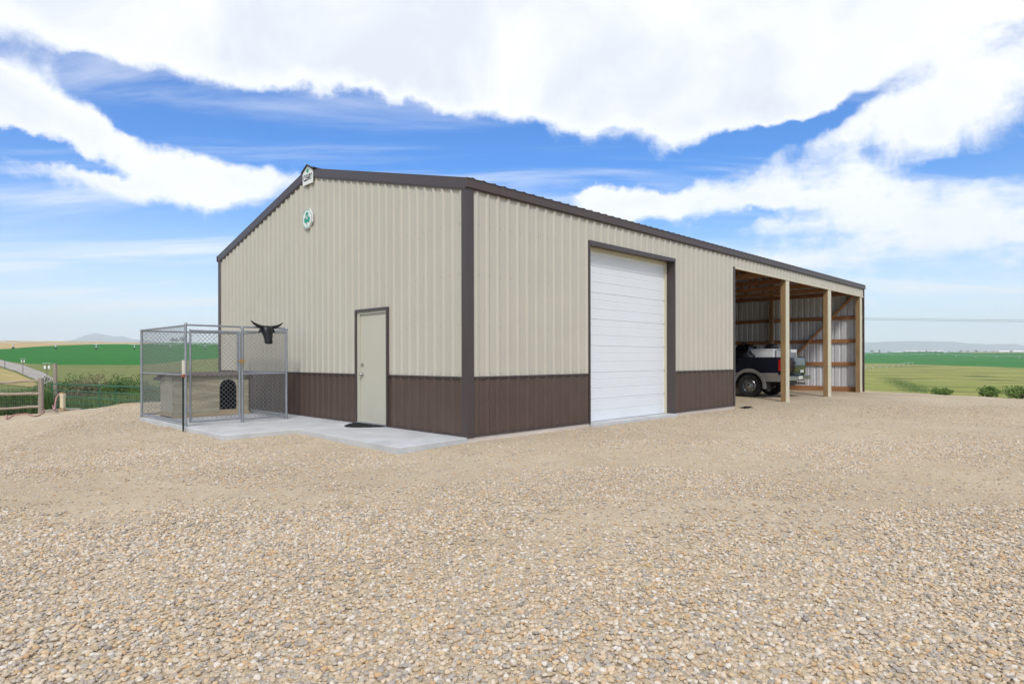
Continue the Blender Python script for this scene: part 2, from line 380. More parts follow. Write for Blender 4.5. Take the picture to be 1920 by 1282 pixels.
    bp = N.new('ShaderNodeBump'); bp.inputs['Strength'].default_value = .8; bp.inputs['Distance'].default_value = .012; L.new(h2.outputs[0], bp.inputs['Height']); L.new(bp.outputs[0], b.inputs['Normal'])
    return m
M_gravel = gravel_mat()
def grid_obj(name, xs, ys, fz, m, smooth=True):
    mb = MB(); nx, ny = len(xs), len(ys)
    mb.v = [(x, y, fz(x, y)) for y in ys for x in xs]
    mb.f = [(j * nx + i, j * nx + i + 1, (j + 1) * nx + i + 1, (j + 1) * nx + i) for j in range(ny - 1) for i in range(nx - 1)]
    o = mb.build(name, m, None, smooth); o['kind'] = 'structure'; return o
grid_obj('gravel_yard', np.arange(-36, 34.01, .4), np.arange(-22, 44.01, .4), yard_h, M_gravel)

# loose stones lying on the yard: thousands, one mass
def sand_mask(x, y):
    a = mnoise.noise((x * .30 + 4, y * .62 + 1, .3)) + .55 * mnoise.noise((x * .9, y * 1.5, 4.1)) + .3 * mnoise.noise((x * 2.6, y * 3.4, 7.7))
    return sstep(-.42, .30, a)
pts, scl, rot, tin, ids = [], [], [], [], []
def inside_barn(x, y):
    v = (x - BX0) * VX.x + (y - BY0) * VX.y; u = (x - BX0) * UX.x + (y - BY0) * UX.y
    if v > -.02 and u > .0 and v < 8.9: return True
    if -1.4 < v <= 0 and -.1 < u < 7.6: return True
    if -2.52 < v <= -1.2 and 2.85 < u < 7.6: return True
    return v > 8.9 and u > 1.5
def scatter(n, ya, yb, rmin, rmax, pw):
    k = 0
    while k < n:
        y = math.sqrt(random.uniform(ya * ya, yb * yb)); w_ = random.uniform(-1, 1); x = w_ * (1.15 * y + 2.6)
        near = sstep(5.2, 2.6, y)
        if random.random() < sstep(.72, 1.0, abs(w_)): k += .5; continue
        if random.random() > .10 + .90 * max(sand_mask(x, y), near * .92): k += .25; continue
        if y > 8 and inside_barn(x, y): k += .2; continue
        r_ = rmin + (rmax - rmin) * random.random() ** pw
        if y > 3 and y < 7: r_ *= .92
        sx, sy, sz = r_ * random.uniform(.85, 1.3), r_ * random.uniform(.7, 1.05), r_ * random.uniform(.42, .75)
        pts.append((x, y, yard_h(x, y) + sz * random.uniform(.05, 1.15 if y < 7 else .7))); scl.append((sx, sy, sz))
        rot.append((random.gauss(0, .22), random.gauss(0, .22), random.uniform(0, 6.28))); tin.append(random.random()); k += 1
scatter(185000, 1.2, 5.2, .0055, .0165, 2.2)
scatter(135000, 5.2, 9.5, .006, .0145, 2.0)
scatter(52000, 9.5, 19.0, .008, .016, 2.0)
def pebble_mat():
    m = bpy.data.materials.new('pebble'); m.use_nodes = True; N = m.node_tree.nodes; L = m.node_tree.links; b = N['Principled BSDF']
    b.inputs['Roughness'].default_value = .8; b.inputs['Specular IOR Level'].default_value = .3
    a = N.new('ShaderNodeAttribute'); a.attribute_type = 'INSTANCER'; a.attribute_name = 'tint'
    c = stone_ramp(N, L, a.outputs['Fac'])
    tcn = N.new('ShaderNodeTexCoord'); n = N.new('ShaderNodeTexNoise'); n.inputs['Scale'].default_value = 2.5; n.inputs['Detail'].default_value = 5; L.new(tcn.outputs['Object'], n.inputs['Vector'])
    mm = N.new('ShaderNodeMix'); mm.data_type = 'RGBA'; mm.blend_type = 'MULTIPLY'; mm.inputs[0].default_value = 1; L.new(c, mm.inputs[6])
    mr_ = N.new('ShaderNodeMapRange'); L.new(n.outputs['Fac'], mr_.inputs[0]); mr_.inputs[1].default_value = .3; mr_.inputs[2].default_value = .7; mr_.inputs[3].default_value = .82; mr_.inputs[4].default_value = 1.12
    cc = N.new('ShaderNodeCombineColor'); [L.new(mr_.outputs[0], cc.inputs[i]) for i in range(3)]; L.new(cc.outputs[0], mm.inputs[7]); L.new(mm.outputs[2], b.inputs['Base Color'])
    return m
M_peb = pebble_mat()
pm = bpy.data.meshes.new('loose_gravel'); pm.from_pydata(pts, [], [])
for nm, tp, data in (('scl', 'FLOAT_VECTOR', scl), ('rot', 'FLOAT_VECTOR', rot), ('tint', 'FLOAT', tin)):
    a = pm.attributes.new(nm, tp, 'POINT'); a.data.foreach_set('vector' if tp == 'FLOAT_VECTOR' else 'value', np.array(data, dtype=np.float32).ravel())
a = pm.attributes.new('var', 'INT', 'POINT'); a.data.foreach_set('value', rng.integers(0, 4, len(pts)).astype(np.int32))
pm.materials.append(M_peb)
po = bpy.data.objects.new('loose_gravel', pm); COL.objects.link(po); po['kind'] = 'stuff'
tag(po, 'loose rounded tan and grey pebbles lying over the gravel yard', 'gravel')
g = bpy.data.node_groups.new('pebbles', 'GeometryNodeTree')
g.interface.new_socket('Geometry', in_out='INPUT', socket_type='NodeSocketGeometry'); g.interface.new_socket('Geometry', in_out='OUTPUT', socket_type='NodeSocketGeometry')
gi, go = g.nodes.new('NodeGroupInput'), g.nodes.new('NodeGroupOutput')
jn = g.nodes.new('GeometryNodeJoinGeometry')
for k in range(4):
    ic = g.nodes.new('GeometryNodeMeshIcoSphere'); ic.inputs['Radius'].default_value = 1; ic.inputs['Subdivisions'].default_value = 2
    sp = g.nodes.new('GeometryNodeSetPosition'); g.links.new(ic.outputs['Mesh'], sp.inputs['Geometry'])
    nn = g.nodes.new('ShaderNodeTexNoise'); nn.inputs['Scale'].default_value = 1.1; nn.inputs['Detail'].default_value = 1
    pos = g.nodes.new('GeometryNodeInputPosition'); ad = g.nodes.new('ShaderNodeVectorMath'); ad.operation = 'ADD'; ad.inputs[1].default_value = (k * 7.3, k * 3.1, k * 5.7)
    g.links.new(pos.outputs[0], ad.inputs[0]); g.links.new(ad.outputs[0], nn.inputs['Vector'])
    sb_ = g.nodes.new('ShaderNodeVectorMath'); sb_.operation = 'SUBTRACT'; sb_.inputs[1].default_value = (.5, .5, .5); g.links.new(nn.outputs['Color'], sb_.inputs[0])
    sc_ = g.nodes.new('ShaderNodeVectorMath'); sc_.operation = 'SCALE'; sc_.inputs['Scale'].default_value = 1.1; g.links.new(sb_.outputs[0], sc_.inputs[0]); g.links.new(sc_.outputs[0], sp.inputs['Offset'])
    ss = g.nodes.new('GeometryNodeSetShadeSmooth'); g.links.new(sp.outputs[0], ss.inputs[0])
    smt = g.nodes.new('GeometryNodeSetMaterial'); smt.inputs['Material'].default_value = M_peb; g.links.new(ss.outputs[0], smt.inputs[0])
    gti = g.nodes.new('GeometryNodeGeometryToInstance'); g.links.new(smt.outputs[0], gti.inputs[0]); g.links.new(gti.outputs[0], jn.inputs[0])
iop = g.nodes.new('GeometryNodeInstanceOnPoints'); iop.inputs['Pick Instance'].default_value = True
def gattr(nm, tp):
    n = g.nodes.new('GeometryNodeInputNamedAttribute'); n.data_type = tp; n.inputs['Name'].default_value = nm; return n.outputs[0]
g.links.new(gi.outputs[0], iop.inputs['Points']); g.links.new(jn.outputs[0], iop.inputs['Instance'])
g.links.new(gattr('scl', 'FLOAT_VECTOR'), iop.inputs['Scale']); g.links.new(gattr('var', 'INT'), iop.inputs['Instance Index'])
e2r = g.nodes.new('FunctionNodeEulerToRotation'); g.links.new(gattr('rot', 'FLOAT_VECTOR'), e2r.inputs[0]); g.links.new(e2r.outputs[0], iop.inputs['Rotation'])
g.links.new(iop.outputs[0], go.inputs[0])
md = po.modifiers.new('pebbles', 'NODES'); md.node_group = g

# ================================================================== fields, road and hills
def field_mat(name, c1, c2, scale, rough=.9, rings=None, stripe=None):
    m = pmat(name, c1, rough, 0, .1, scale, .0, 1, None, c2, .1); N = m.node_tree.nodes; L = m.node_tree.links
    for n_ in N:
        if n_.type == 'TEX_COORD': tcn = n_
    geo = N.new('ShaderNodeNewGeometry')
    for n_ in list(N):
        if n_.type == 'MAPPING': L.new(geo.outputs['Position'], n_.inputs[0])
    b = N['Principled BSDF']; src = b.inputs['Base Color'].links[0].from_socket
    nz_ = N.new('ShaderNodeTexNoise'); nz_.inputs['Scale'].default_value = .6; nz_.inputs['Detail'].default_value = 6; L.new(geo.outputs['Position'], nz_.inputs['Vector'])
    mm = N.new('ShaderNodeMix'); mm.data_type = 'RGBA'; mm.blend_type = 'MULTIPLY'; mm.inputs[0].default_value = 1; L.new(src, mm.inputs[6])
    rr = N.new('ShaderNodeMapRange'); L.new(nz_.outputs['Fac'], rr.inputs[0]); rr.inputs[1].default_value = .3; rr.inputs[2].default_value = .7; rr.inputs[3].default_value = .75; rr.inputs[4].default_value = 1.2
    cc = N.new('ShaderNodeCombineColor'); [L.new(rr.outputs[0], cc.inputs[i]) for i in range(3)]; L.new(cc.outputs[0], mm.inputs[7]); out = mm.outputs[2]
    if rings:
        sub = N.new('ShaderNodeVectorMath'); sub.operation = 'SUBTRACT'; sub.inputs[1].default_value = rings[0]; L.new(geo.outputs['Position'], sub.inputs[0])
        sc_ = N.new('ShaderNodeVectorMath'); sc_.operation = 'MULTIPLY'; sc_.inputs[1].default_value = (1, 1, 0); L.new(sub.outputs[0], sc_.inputs[0])
        ln = N.new('ShaderNodeVectorMath'); ln.operation = 'LENGTH'; L.new(sc_.outputs[0], ln.inputs[0])
        n2_ = N.new('ShaderNodeTexNoise'); n2_.inputs['Scale'].default_value = .012; n2_.inputs['Detail'].default_value = 3; L.new(geo.outputs['Position'], n2_.inputs['Vector'])
        a1 = N.new('ShaderNodeMath'); a1.operation = 'MULTIPLY_ADD'; L.new(n2_.outputs['Fac'], a1.inputs[0]); a1.inputs[1].default_value = rings[1] * 1.6; L.new(ln.outputs['Value'], a1.inputs[2])
        sn = N.new('ShaderNodeMath'); sn.operation = 'SINE'; dv = N.new('ShaderNodeMath'); dv.operation = 'MULTIPLY'; dv.inputs[1].default_value = 6.283 / rings[1]; L.new(a1.outputs[0], dv.inputs[0]); L.new(dv.outputs[0], sn.inputs[0])
        n3 = N.new('ShaderNodeTexNoise'); n3.inputs['Scale'].default_value = .02; n3.inputs['Detail'].default_value = 5; L.new(geo.outputs['Position'], n3.inputs['Vector'])
        th = N.new('ShaderNodeMapRange'); L.new(sn.outputs[0], th.inputs[0]); th.inputs[1].default_value = .35; th.inputs[2].default_value = .9
        br = N.new('ShaderNodeMapRange'); L.new(n3.outputs['Fac'], br.inputs[0]); br.inputs[1].default_value = .36; br.inputs[2].default_value = .56; br.inputs[4].default_value = .9
        ml = N.new('ShaderNodeMath'); ml.operation = 'MULTIPLY'; L.new(th.outputs[0], ml.inputs[0]); L.new(br.outputs[0], ml.inputs[1])
        m2 = N.new('ShaderNodeMix'); m2.data_type = 'RGBA'; L.new(ml.outputs[0], m2.inputs[0]); L.new(out, m2.inputs[6]); m2.inputs[7].default_value = (.10, .12, .035, 1); out = m2.outputs[2]
    L.new(out, b.inputs['Base Color']); return m
CEN = hit(1790, 711)
M_mown = field_mat('mown_hay', (.24, .27, .06), (.36, .34, .10), .011, rings=((CEN.x, CEN.y, 0), 58.0))
M_past = field_mat('pasture_grass', (.16, .20, .055), (.24, .235, .085), .03)
M_crop = field_mat('green_crop', (.028, .165, .026), (.045, .200, .030), .006)
M_stub = field_mat('grain_stubble', (.46, .33, .155), (.56, .42, .22), .006)
M_far = field_mat('far_land', (.30, .27, .13), (.36, .28, .17), .0015)
M_dry = field_mat('dry_bank', (.52, .38, .17), (.30, .28, .10), .25)
M_road = field_mat('road_gravel', (.36, .32, .28), (.44, .40, .35), .2)
def az_of(p): return math.degrees(math.atan2(p.x, p.y))
def rr_of(p): return math.hypot(p.x, p.y)
def edge(pix): return sorted((az_of(h_), rr_of(h_)) for h_ in (hit(*q) for q in pix))
E1L = edge([(0, 676), (45, 681), (100, 684), (260, 684.5)]); E2L = edge([(0, 655), (60, 650), (100, 648), (180, 645.5), (260, 645)])
E1R = edge([(1640, 681), (1780, 685), (1915, 690)]); E2R = edge([(1640, 659), (1780, 660.5), (1915, 661.5)])
def mk_edge(a, b):
    P = a + b
    return lambda az_: interp(az_, P)
e0 = lambda a: 22.0
e1 = mk_edge(E1L, E1R); e2 = mk_edge(E2L, E2R); e3 = lambda a: interp(a, [(-28, 1230), (28, 3600)]); e4 = lambda a: 27000.0
def strip(name, a0, a1, ra, rb, nr, m, nz_=0.0):
    na = max(2, int((a1 - a0) / .75)); mb = MB(); vs = []
    for j in range(nr + 1):
        for i in range(na + 1):
            a = a0 + (a1 - a0) * i / na; p, q = ra(a), rb(a)
            r_ = p * (q / p) ** (j / nr); x, y = r_ * math.sin(R(a)), r_ * math.cos(R(a))
            vs.append((x, y, terr(x, y)))
    n = na + 1
    mb.v = vs; mb.f = [(j * n + i, j * n + i + 1, (j + 1) * n + i + 1, (j + 1) * n + i) for j in range(nr) for i in range(na)]
    o = mb.build(name, m, None, True); o['kind'] = 'structure'; return o
strip('pasture', -78, 0, e0, e1, 70, M_past); strip('mown_field', 0, 78, e0, e1, 90, M_mown)
strip('crop_field', -78, 0, e1, e2, 40, M_crop); strip('crop_field', 0, 78, e1, e2, 40, M_crop)
strip('stubble_field', -78, 0, e2, e3, 24, M_stub); strip('far_farmland', 0, 78, e2, e3, 24, M_far)
strip('plain', -78, 78, e3, e4, 30, M_far); strip('plain', 78, 282, e0, e4, 60, M_past)
def drape(name, poly, m, lift=.06, step=1.0, f=None, kind='structure'):
    f = f or terr; P = [Vector((p.x, p.y, 0)) for p in poly]; mb = MB(); n = len(P)
    mb.v = [(p.x, p.y, f(p.x, p.y) + lift) for p in P]; c = sum(P, Vector()) / n
    mb.v.append((c.x, c.y, f(c.x, c.y) + lift)); mb.f = [(i, (i + 1) % n, n) for i in range(n)]
    o = mb.build(name, m); o['kind'] = kind; return o
def ribbon(name, left, right, m, lift=.06, f=None, n=40):
    f = f or terr; mb = MB()
    def smp(P, t):
        k = t * (len(P) - 1); i = min(int(k), len(P) - 2); return P[i].lerp(P[i + 1], k - i)
    W_ = 6
    for j in range(n + 1):
        a, b = smp(left, j / n), smp(right, j / n)
        for i in range(W_ + 1):
            p = a.lerp(b, i / W_); mb.v.append((p.x, p.y, f(p.x, p.y) + lift))
    mb.f = [(j * (W_ + 1) + i, j * (W_ + 1) + i + 1, (j + 1) * (W_ + 1) + i + 1, (j + 1) * (W_ + 1) + i) for j in range(n) for i in range(W_)]
    o = mb.build(name, m, None, True); o['kind'] = 'structure'; return o
up = [hit(x, y) for x, y in [(-120, 650), (-50, 664), (0, 674.5), (45, 685), (80, 698), (104, 712), (112, 722)]]
lo_ = [hit(x, y) for x, y in [(-120, 664), (-50, 676), (0, 686.5), (30, 696), (62, 710), (84, 722), (96, 734)]]
ribbon('road', up, lo_, M_road, .10)
db = [hit(x, y) for x, y in [(-140, 668), (-60, 680), (0, 690), (30, 699), (60, 713), (70, 722)]]
dc = [hit(x, y) for x, y in [(-140, 712), (-60, 716), (0, 720), (20, 722), (40, 724), (60, 726)]]
ribbon('dry_bank', db, dc, M_dry, .05)

# far hills
def ridge(name, pix, depth, half, base_z, m):
    P = [at_depth(x, y, depth) for x, y in pix]; mb = MB(); nx = 90; nd = 14
    for j in range(nd + 1):
        t = j / nd * 2 - 1; bell = (1 - abs(t)) ** 1.1
        for i in range(nx + 1):
            k = i / nx * (len(P) - 1); q = min(int(k), len(P) - 2); p = P[q].lerp(P[q + 1], k - q)
            x = p.x; y = depth + t * half; hgt = (p.z - base_z) * bell * (1 + .10 * mnoise.noise((x * .0018, y * .0018, 2.2)) * (1 if abs(t) > .05 else .3))
            mb.v.append((x, y, base_z + hgt))
    n = nx + 1
    mb.f = [(j * n + i, j * n + i + 1, (j + 1) * n + i + 1, (j + 1) * n + i) for j in range(nd) for i in range(nx)]
    o = mb.build(name, m, None, True); o['kind'] = 'structure'; return o
M_hill = field_mat('far_hills', (.16, .16, .14), (.22, .20, .17), .0008)
ridge('hills', [(1560, 646), (1620, 642.5), (1660, 640.5), (1700, 639.5), (1740, 639.5), (1790, 641), (1830, 644.5), (1860, 645), (1905, 644.5), (1922, 650), (1990, 652)], 23600, 3000, -60, M_hill)
ridge('mountain', [(120, 640), (140, 636.5), (160, 629), (178, 624.8), (195, 627), (214, 631), (228, 630), (250, 636), (300, 640)], 23800, 3000, -60, M_hill)
ridge('mountain', [(-160, 641), (-40, 639), (0, 638), (40, 639), (110, 640.5)], 23800, 3000, -60, M_hill)

# ================================================================== the steel barn
barn = empty('pole_barn', (BX0, BY0, 0), R(90) - .7833, 'tan ribbed steel barn with brown wainscot, white overhead door and open bay', 'barn')
HE, HW_, HB_ = 3.98, .985, .095
SLOPE = (5.198 - 3.98) / (W_B / 2)
def roof_z(y): return HE - .06 + SLOPE * (W_B / 2 - abs(y - W_B / 2))
PITCH = .2257
def rib_profile(a, b, phase, hgt=.027):
    """break points (position, outward offset) of a ribbed steel sheet between a and b"""
    P = [(a, 0.0), (b, 0.0)]
    k = math.floor((a - phase) / PITCH) - 1
    while phase + k * PITCH < b + PITCH:
        c = phase + k * PITCH
        for d, o_ in ((-.047, 0), (-.013, hgt), (.013, hgt), (.047, 0)): P.append((c + d, o_))
        for mcen in (PITCH * .40, PITCH * .60):
            for d, o_ in ((-.010, 0), (-.004, .003), (.004, .003), (.010, 0)): P.append((c + mcen + d, o_))
        k += 1
    P = sorted(p for p in P if a <= p[0] <= b)
    def off(q):
        return next((o_ for p_, o_ in P if abs(p_ - q) < 1e-9), 0.0)
    return P
def sheet(axis, a, b, phase, z0, ztop, plane, outward, m, name, brk=None, hgt=.027):
    P = rib_profile(a, b, phase, hgt)
    if brk and a < brk < b: P = sorted(P + [(brk, 0.0)])
    mb = MB()
    for p_, o_ in P:
        for zz in (z0, ztop(p_) if callable(ztop) else ztop):
            mb.v.append((plane + outward * o_, p_, zz) if axis == 'y' else (p_, plane + outward * o_, zz))
    mb.f = [(2 * i, 2 * i + 2, 2 * i + 3, 2 * i + 1) for i in range(len(P) - 1)]
    return mb.build(name, m, barn)
SHEET = PITCH * 4
def cuts(a, b, start, extra):
    c = {a, b}; k = start
    while k < b:
        if k > a: c.add(k)
        k += SHEET
    c.update(e for e in extra if a < e < b); c = sorted(c)
    return [(p, q) for p, q in zip(c, c[1:]) if q - p > .004]
DY0, DY1, DZ1 = 2.11, 3.09, 2.13                # walk door opening on the gable
OX0, OX1, OZ1 = 2.97, 5.95, 3.395               # overhead door opening on the long side
BAYX, BAYZ = 8.88, 3.545                        # open bay
for p, q in cuts(.0, W_B, .126 - .11, (DY0, DY1)):
    indoor = DY0 - .01 < p and q < DY1 + .01
    sheet('y', p, q, .126, DZ1 if indoor else HW_, lambda y: roof_z(y) + .02, 0, -1, M_tan, 'wall_panel', W_B / 2)
    if not indoor: sheet('y', p, q, .126, HB_, HW_ - .02, .004, -1, M_brownw, 'wainscot_panel')
for p, q in cuts(0, L_B, .192 - .11, (OX0, OX1, BAYX)):
    if p >= OX0 - .01 and q <= OX1 + .01: sheet('x', p, q, .192, OZ1, HE - .10, 0, -1, M_tan, 'wall_panel')
    elif p >= BAYX - .01: sheet('x', p, q, .192, BAYZ, HE - .10, 0, -1, M_tan, 'wall_panel')
    else:
        sheet('x', p, q, .192, HW_, HE - .10, 0, -1, M_tan, 'wall_panel')
        sheet('x', p, q, .192, HB_, HW_ - .02, .004, -1, M_brownw, 'wainscot_panel')
for p, q in cuts(0, L_B, .1, ()): sheet('x', p, q, .192, .05, HE - .10, W_B, 1, M_tan, 'wall_panel')
for p, q in cuts(0, W_B, .1, ()):                 # far gable: sheets seen from the inside of the bay
    sheet('y', p, q, .126, .12, lambda y: roof_z(y) - .01, L_B, 1, M_galv, 'wall_panel', W_B / 2)
MB().box(BAYX - .10, BAYX - .06, .03, W_B - .03, .02, 3.9).build('partition_wall', M_galv, barn)
# trims
def trim(name, *boxes, m=M_trim, b=0.0):
    mb = MB(); [mb.box(*q, b=b) for q in boxes]; return mb.build(name, m, barn)
trim('wainscot_ledge', (-.03, -.002, .0, DY0 - .05, HW_ - .022, HW_ + .004)); trim('wainscot_ledge', (-.03, -.002, DY1 + .05, W_B, HW_ - .022, HW_ + .004))
trim('wainscot_ledge', (.0, OX0 - .01, -.03, -.002, HW_ - .022, HW_ + .004)); trim('wainscot_ledge', (OX1 + .01, BAYX - .02, -.03, -.002, HW_ - .022, HW_ + .004))
trim('base_trim', (-.036, -.003, 0, DY0 - .04, HB_ - .022, HB_ + .006)); trim('base_trim', (-.036, -.003, DY1 + .04, W_B, HB_ - .022, HB_ + .006))
trim('base_trim', (0, OX0 - .012, -.036, -.003, HB_ - .022, HB_ + .006)); trim('base_trim', (OX1 + .012, BAYX - .03, -.036, -.003, HB_ - .022, HB_ + .006))
trim('corner_trim', (-.034, .0, -.034, .095, HB_ - .03, HE - .155), (.0005, .105, -.034, -.0005, HB_ - .03, HE - .13))
trim('corner_trim', (-.034, .0, W_B - .09, W_B + .034, HB_ - .03, HE - .15), (.0005, .1, W_B + .0005, W_B + .034, HB_ - .03, HE - .15))
trim('bay_jamb', (BAYX - .075, BAYX + .004, -.036, .10, HB_ - .03, BAYZ + .02))
trim('bay_head_trim', (BAYX + .006, L_B, -.026, .002, BAYZ - .02, BAYZ + .012), m=M_cream)
trim('corner_trim', (L_B - .03, L_B + .03, -.034, .06, .02, HE - .13))
def rake(y0, z0, y1, z1, x):
    mb = MB(); n = Vector((0, z1 - z0, -(y1 - y0))).normalized()
    if n.z > 0: n = -n
    a, b = Vector((0, y0, z0)), Vector((0, y1, z1)); d = n * .155
    for xx in (x - .032, x + .012): mb.v += [tuple(p + Vector((xx, 0, 0))) for p in (a, b, b + d, a + d)]
    mb.f = [(0, 1, 2, 3), (7, 6, 5, 4), (0, 4, 5, 1), (1, 5, 6, 2), (2, 6, 7, 3), (3, 7, 4, 0)]
    mb.build('rake_fascia', M_trim, barn)
    mb = MB()
    for xx in (x - .024, x + .010): mb.v += [tuple(p + Vector((xx, 0, 0))) for p in (a + d * 1.004, b + d * 1.004, b + d * 1.16, a + d * 1.16)]
    mb.f = [(0, 1, 2, 3), (7, 6, 5, 4), (0, 4, 5, 1), (1, 5, 6, 2), (2, 6, 7, 3), (3, 7, 4, 0)]
    mb.build('rake_moulding', M_brown, barn)
rake(-.05, HE - .012, W_B / 2 - .002, 5.198, -.012); rake(W_B / 2 + .002, 5.198, W_B + .05, HE - .012, -.012)
rake(-.05, HE - .012, W_B / 2 - .002, 5.198, L_B + .05); rake(W_B / 2 + .002, 5.198, W_B + .05, HE - .012, L_B + .05)
trim('eave_fascia', (-.06, L_B + .06, -.062, -.036, HE - .145, HE - .004), m=M_brown)
trim('eave_moulding', (-.03, L_B, -.036, -.022, HE - .165, HE - .139), m=M_brown)
trim('eave_fascia', (-.06, L_B + .06, W_B + .04, W_B + .062, HE - .155, HE - .004), m=M_brown)
# roof sheets (one mesh per slope, copied along the ridge)
def roof_sheet(side):
    P = rib_profile(0, SHEET, PITCH / 2, .022); mb = MB(); ln = W_B / 2 + .075
    for p_, o_ in P:
        for s in (0, 1):
            y = -.075 + s * ln; z = HE + SLOPE * (y + .0) + .002 + o_ * .97
            mb.v.append((p_, y if side > 0 else W_B - y, z))
    mb.f = [(2 * i, 2 * i + 2, 2 * i + 3, 2 * i + 1) for i in range(len(P) - 1)]
    for i in range(len(P) - 1):                       # dark rib ends at the eave
        pass
    return mb.mesh('roof_panel', M_roofu)
rs = [roof_sheet(1), roof_sheet(-1)]
nsheet = int((L_B + .1) / SHEET) + 1
for i in range(nsheet):
    for me in rs:
        o = share('roof_panel', me, barn); o.location = (-.05 + i * (L_B + .1) / nsheet, 0, 0); o.scale = ((L_B + .1) / nsheet / SHEET, 1, 1)
mb = MB()
for s in (-1, 1):
    mb.beam((-.05, W_B / 2 + s * .10, 5.198 + .012), (L_B + .05, W_B / 2 + s * .10, 5.198 + .012), .22, .01, (0, s * SLOPE, 1))
mb.build('ridge_cap', M_trim, barn)
# grade boards
MB().box(.0, OX0 - .02, -.022, .0, -.05, HB_ - .024, b=.003).build('grade_board', M_skirt, barn)
MB().box(OX1 + .02, BAYX - .04, -.022, .0, -.05, HB_ - .024, b=.003).build('grade_board', M_skirt, barn)
MB().box(.001, .03, .0, W_B, -.05, HB_ - .024).build('grade_board', M_skirt, barn)
# screws
mb = MB()
def screw(p, n_):
    x, y, z = p
    if n_ == 'y': mb.box(x - .007, x + .007, y - .006, y, z - .007, z + .007)
    else: mb.box(x - .006, x, y - .007, y + .007, z - .007, z + .007)
k = 0
while .192 + k * PITCH < L_B:
    x = .192 + k * PITCH + .05; k += 1
    for z in (1.03, 1.75, 2.55, 3.32):
        if OX0 - .05 < x < OX1 + .05 or x > BAYX - .1: continue
        screw((x, 0, z), 'y')
k = 0
while .126 + k * PITCH < W_B - .1:
    y = .126 + k * PITCH + .05; k += 1
    for z in (1.03, 1.78, 2.55, 3.32, 3.95, 4.5):
        if z > roof_z(y) - .15 or (DY0 - .06 < y < DY1 + .06 and z < DZ1 + .1): continue
        screw((0, y, z), 'x')
mb.build('screws', M_screw, barn, kind='stuff')
# walk door
fr = MB(); fr.box(-.045, .02, DY0 - .045, DY0, .085, DZ1 + .04); fr.box(-.045, .02, DY1, DY1 + .045, .085, DZ1 + .04); fr.box(-.046, .02, DY0 + .0005, DY1 - .0005, DZ1 - .005, DZ1 + .041)
fr.build('door_frame', M_trim, barn)
jb = MB(); jb.box(-.018, .05, DY0 + .001, DY0 + .045, .085, DZ1 - .006); jb.box(-.018, .05, DY1 - .075, DY1 - .001, .085, DZ1 - .006); jb.box(-.017, .05, DY0 + .046, DY1 - .076, DZ1 - .05, DZ1 - .006)
jb.build('door_jamb', M_doorleaf, barn)
leaf = MB().box(.012, .055, DY0 + .048, DY1 - .078, .105, DZ1 - .053, b=.002).build('entry_door', M_doorleaf, barn)
def knob(z, r_, ln):
    M_ = Matrix.Translation((.012, DY1 - .078 - .07, z)) @ Matrix.Rotation(R(-90), 4, 'Y')
    return MB().lathe([(0.001, ln), (r_ * .7, ln), (r_, ln * .8), (r_, ln * .55), (r_ * .45, ln * .35), (r_ * .45, .012), (r_ * 1.15, .01), (r_ * 1.15, 0)], 18, M_)
knob(.98, .030, .065).build('door_knob', M_nickel, leaf, True); knob(1.16, .026, .03).build('deadbolt', M_nickel, leaf, True)
MB().box(-.05, .05, DY0 + .001, DY1 - .001, .076, .1045).build('door_sill', M_pipe, barn)
for hz in (.35, 1.1, 1.9): MB().tube([(.0, DY0 + .047, hz - .05), (.0, DY0 + .047, hz + .05)], .009, 8).build('hinge', M_nickel, leaf)
# overhead door
RD = .20
mb = MB(); mb.box(OX0 - .035, OX0, -.04, RD - .002, .05, OZ1 + .03); mb.build('door_jamb_trim', M_trim, barn)
mb = MB(); mb.box(OX1, OX1 + .035, -.04, RD - .002, .05, OZ1 + .03); mb.build('door_jamb_trim', M_trim, barn)
mb = MB(); mb.box(OX0 - .036, OX1 + .036, -.045, -.002, OZ1 - .03, OZ1 + .045); mb.box(OX0 + .001, OX1 - .001, -.001, RD - .002, OZ1 - .02, OZ1 + .03); mb.build('head_trim', M_trim, barn)
mb = MB(); mb.box(OX0 + .002, OX0 + .05, RD - .045, RD + .02, .06, OZ1 - .03); mb.build('weather_strip', M_cream, barn)
mb = MB(); mb.box(OX1 - .05, OX1 - .002, RD - .045, RD + .02, .06, OZ1 - .03); mb.build('weather_strip', M_cream, barn)
mb = MB(); mb.box(OX0 + .051, OX1 - .051, RD - .045, RD + .02, OZ1 - .085, OZ1 - .021); mb.build('weather_strip', M_cream, barn)
ohd = MB().box(OX0 + .03, OX1 - .03, RD + .045, RD + .06, .06, OZ1 - .02).build('overhead_door', M_white, barn)
zb = [.062, .49, 1.0, 1.51, 2.02, 2.53, 3.04, OZ1 - .022]
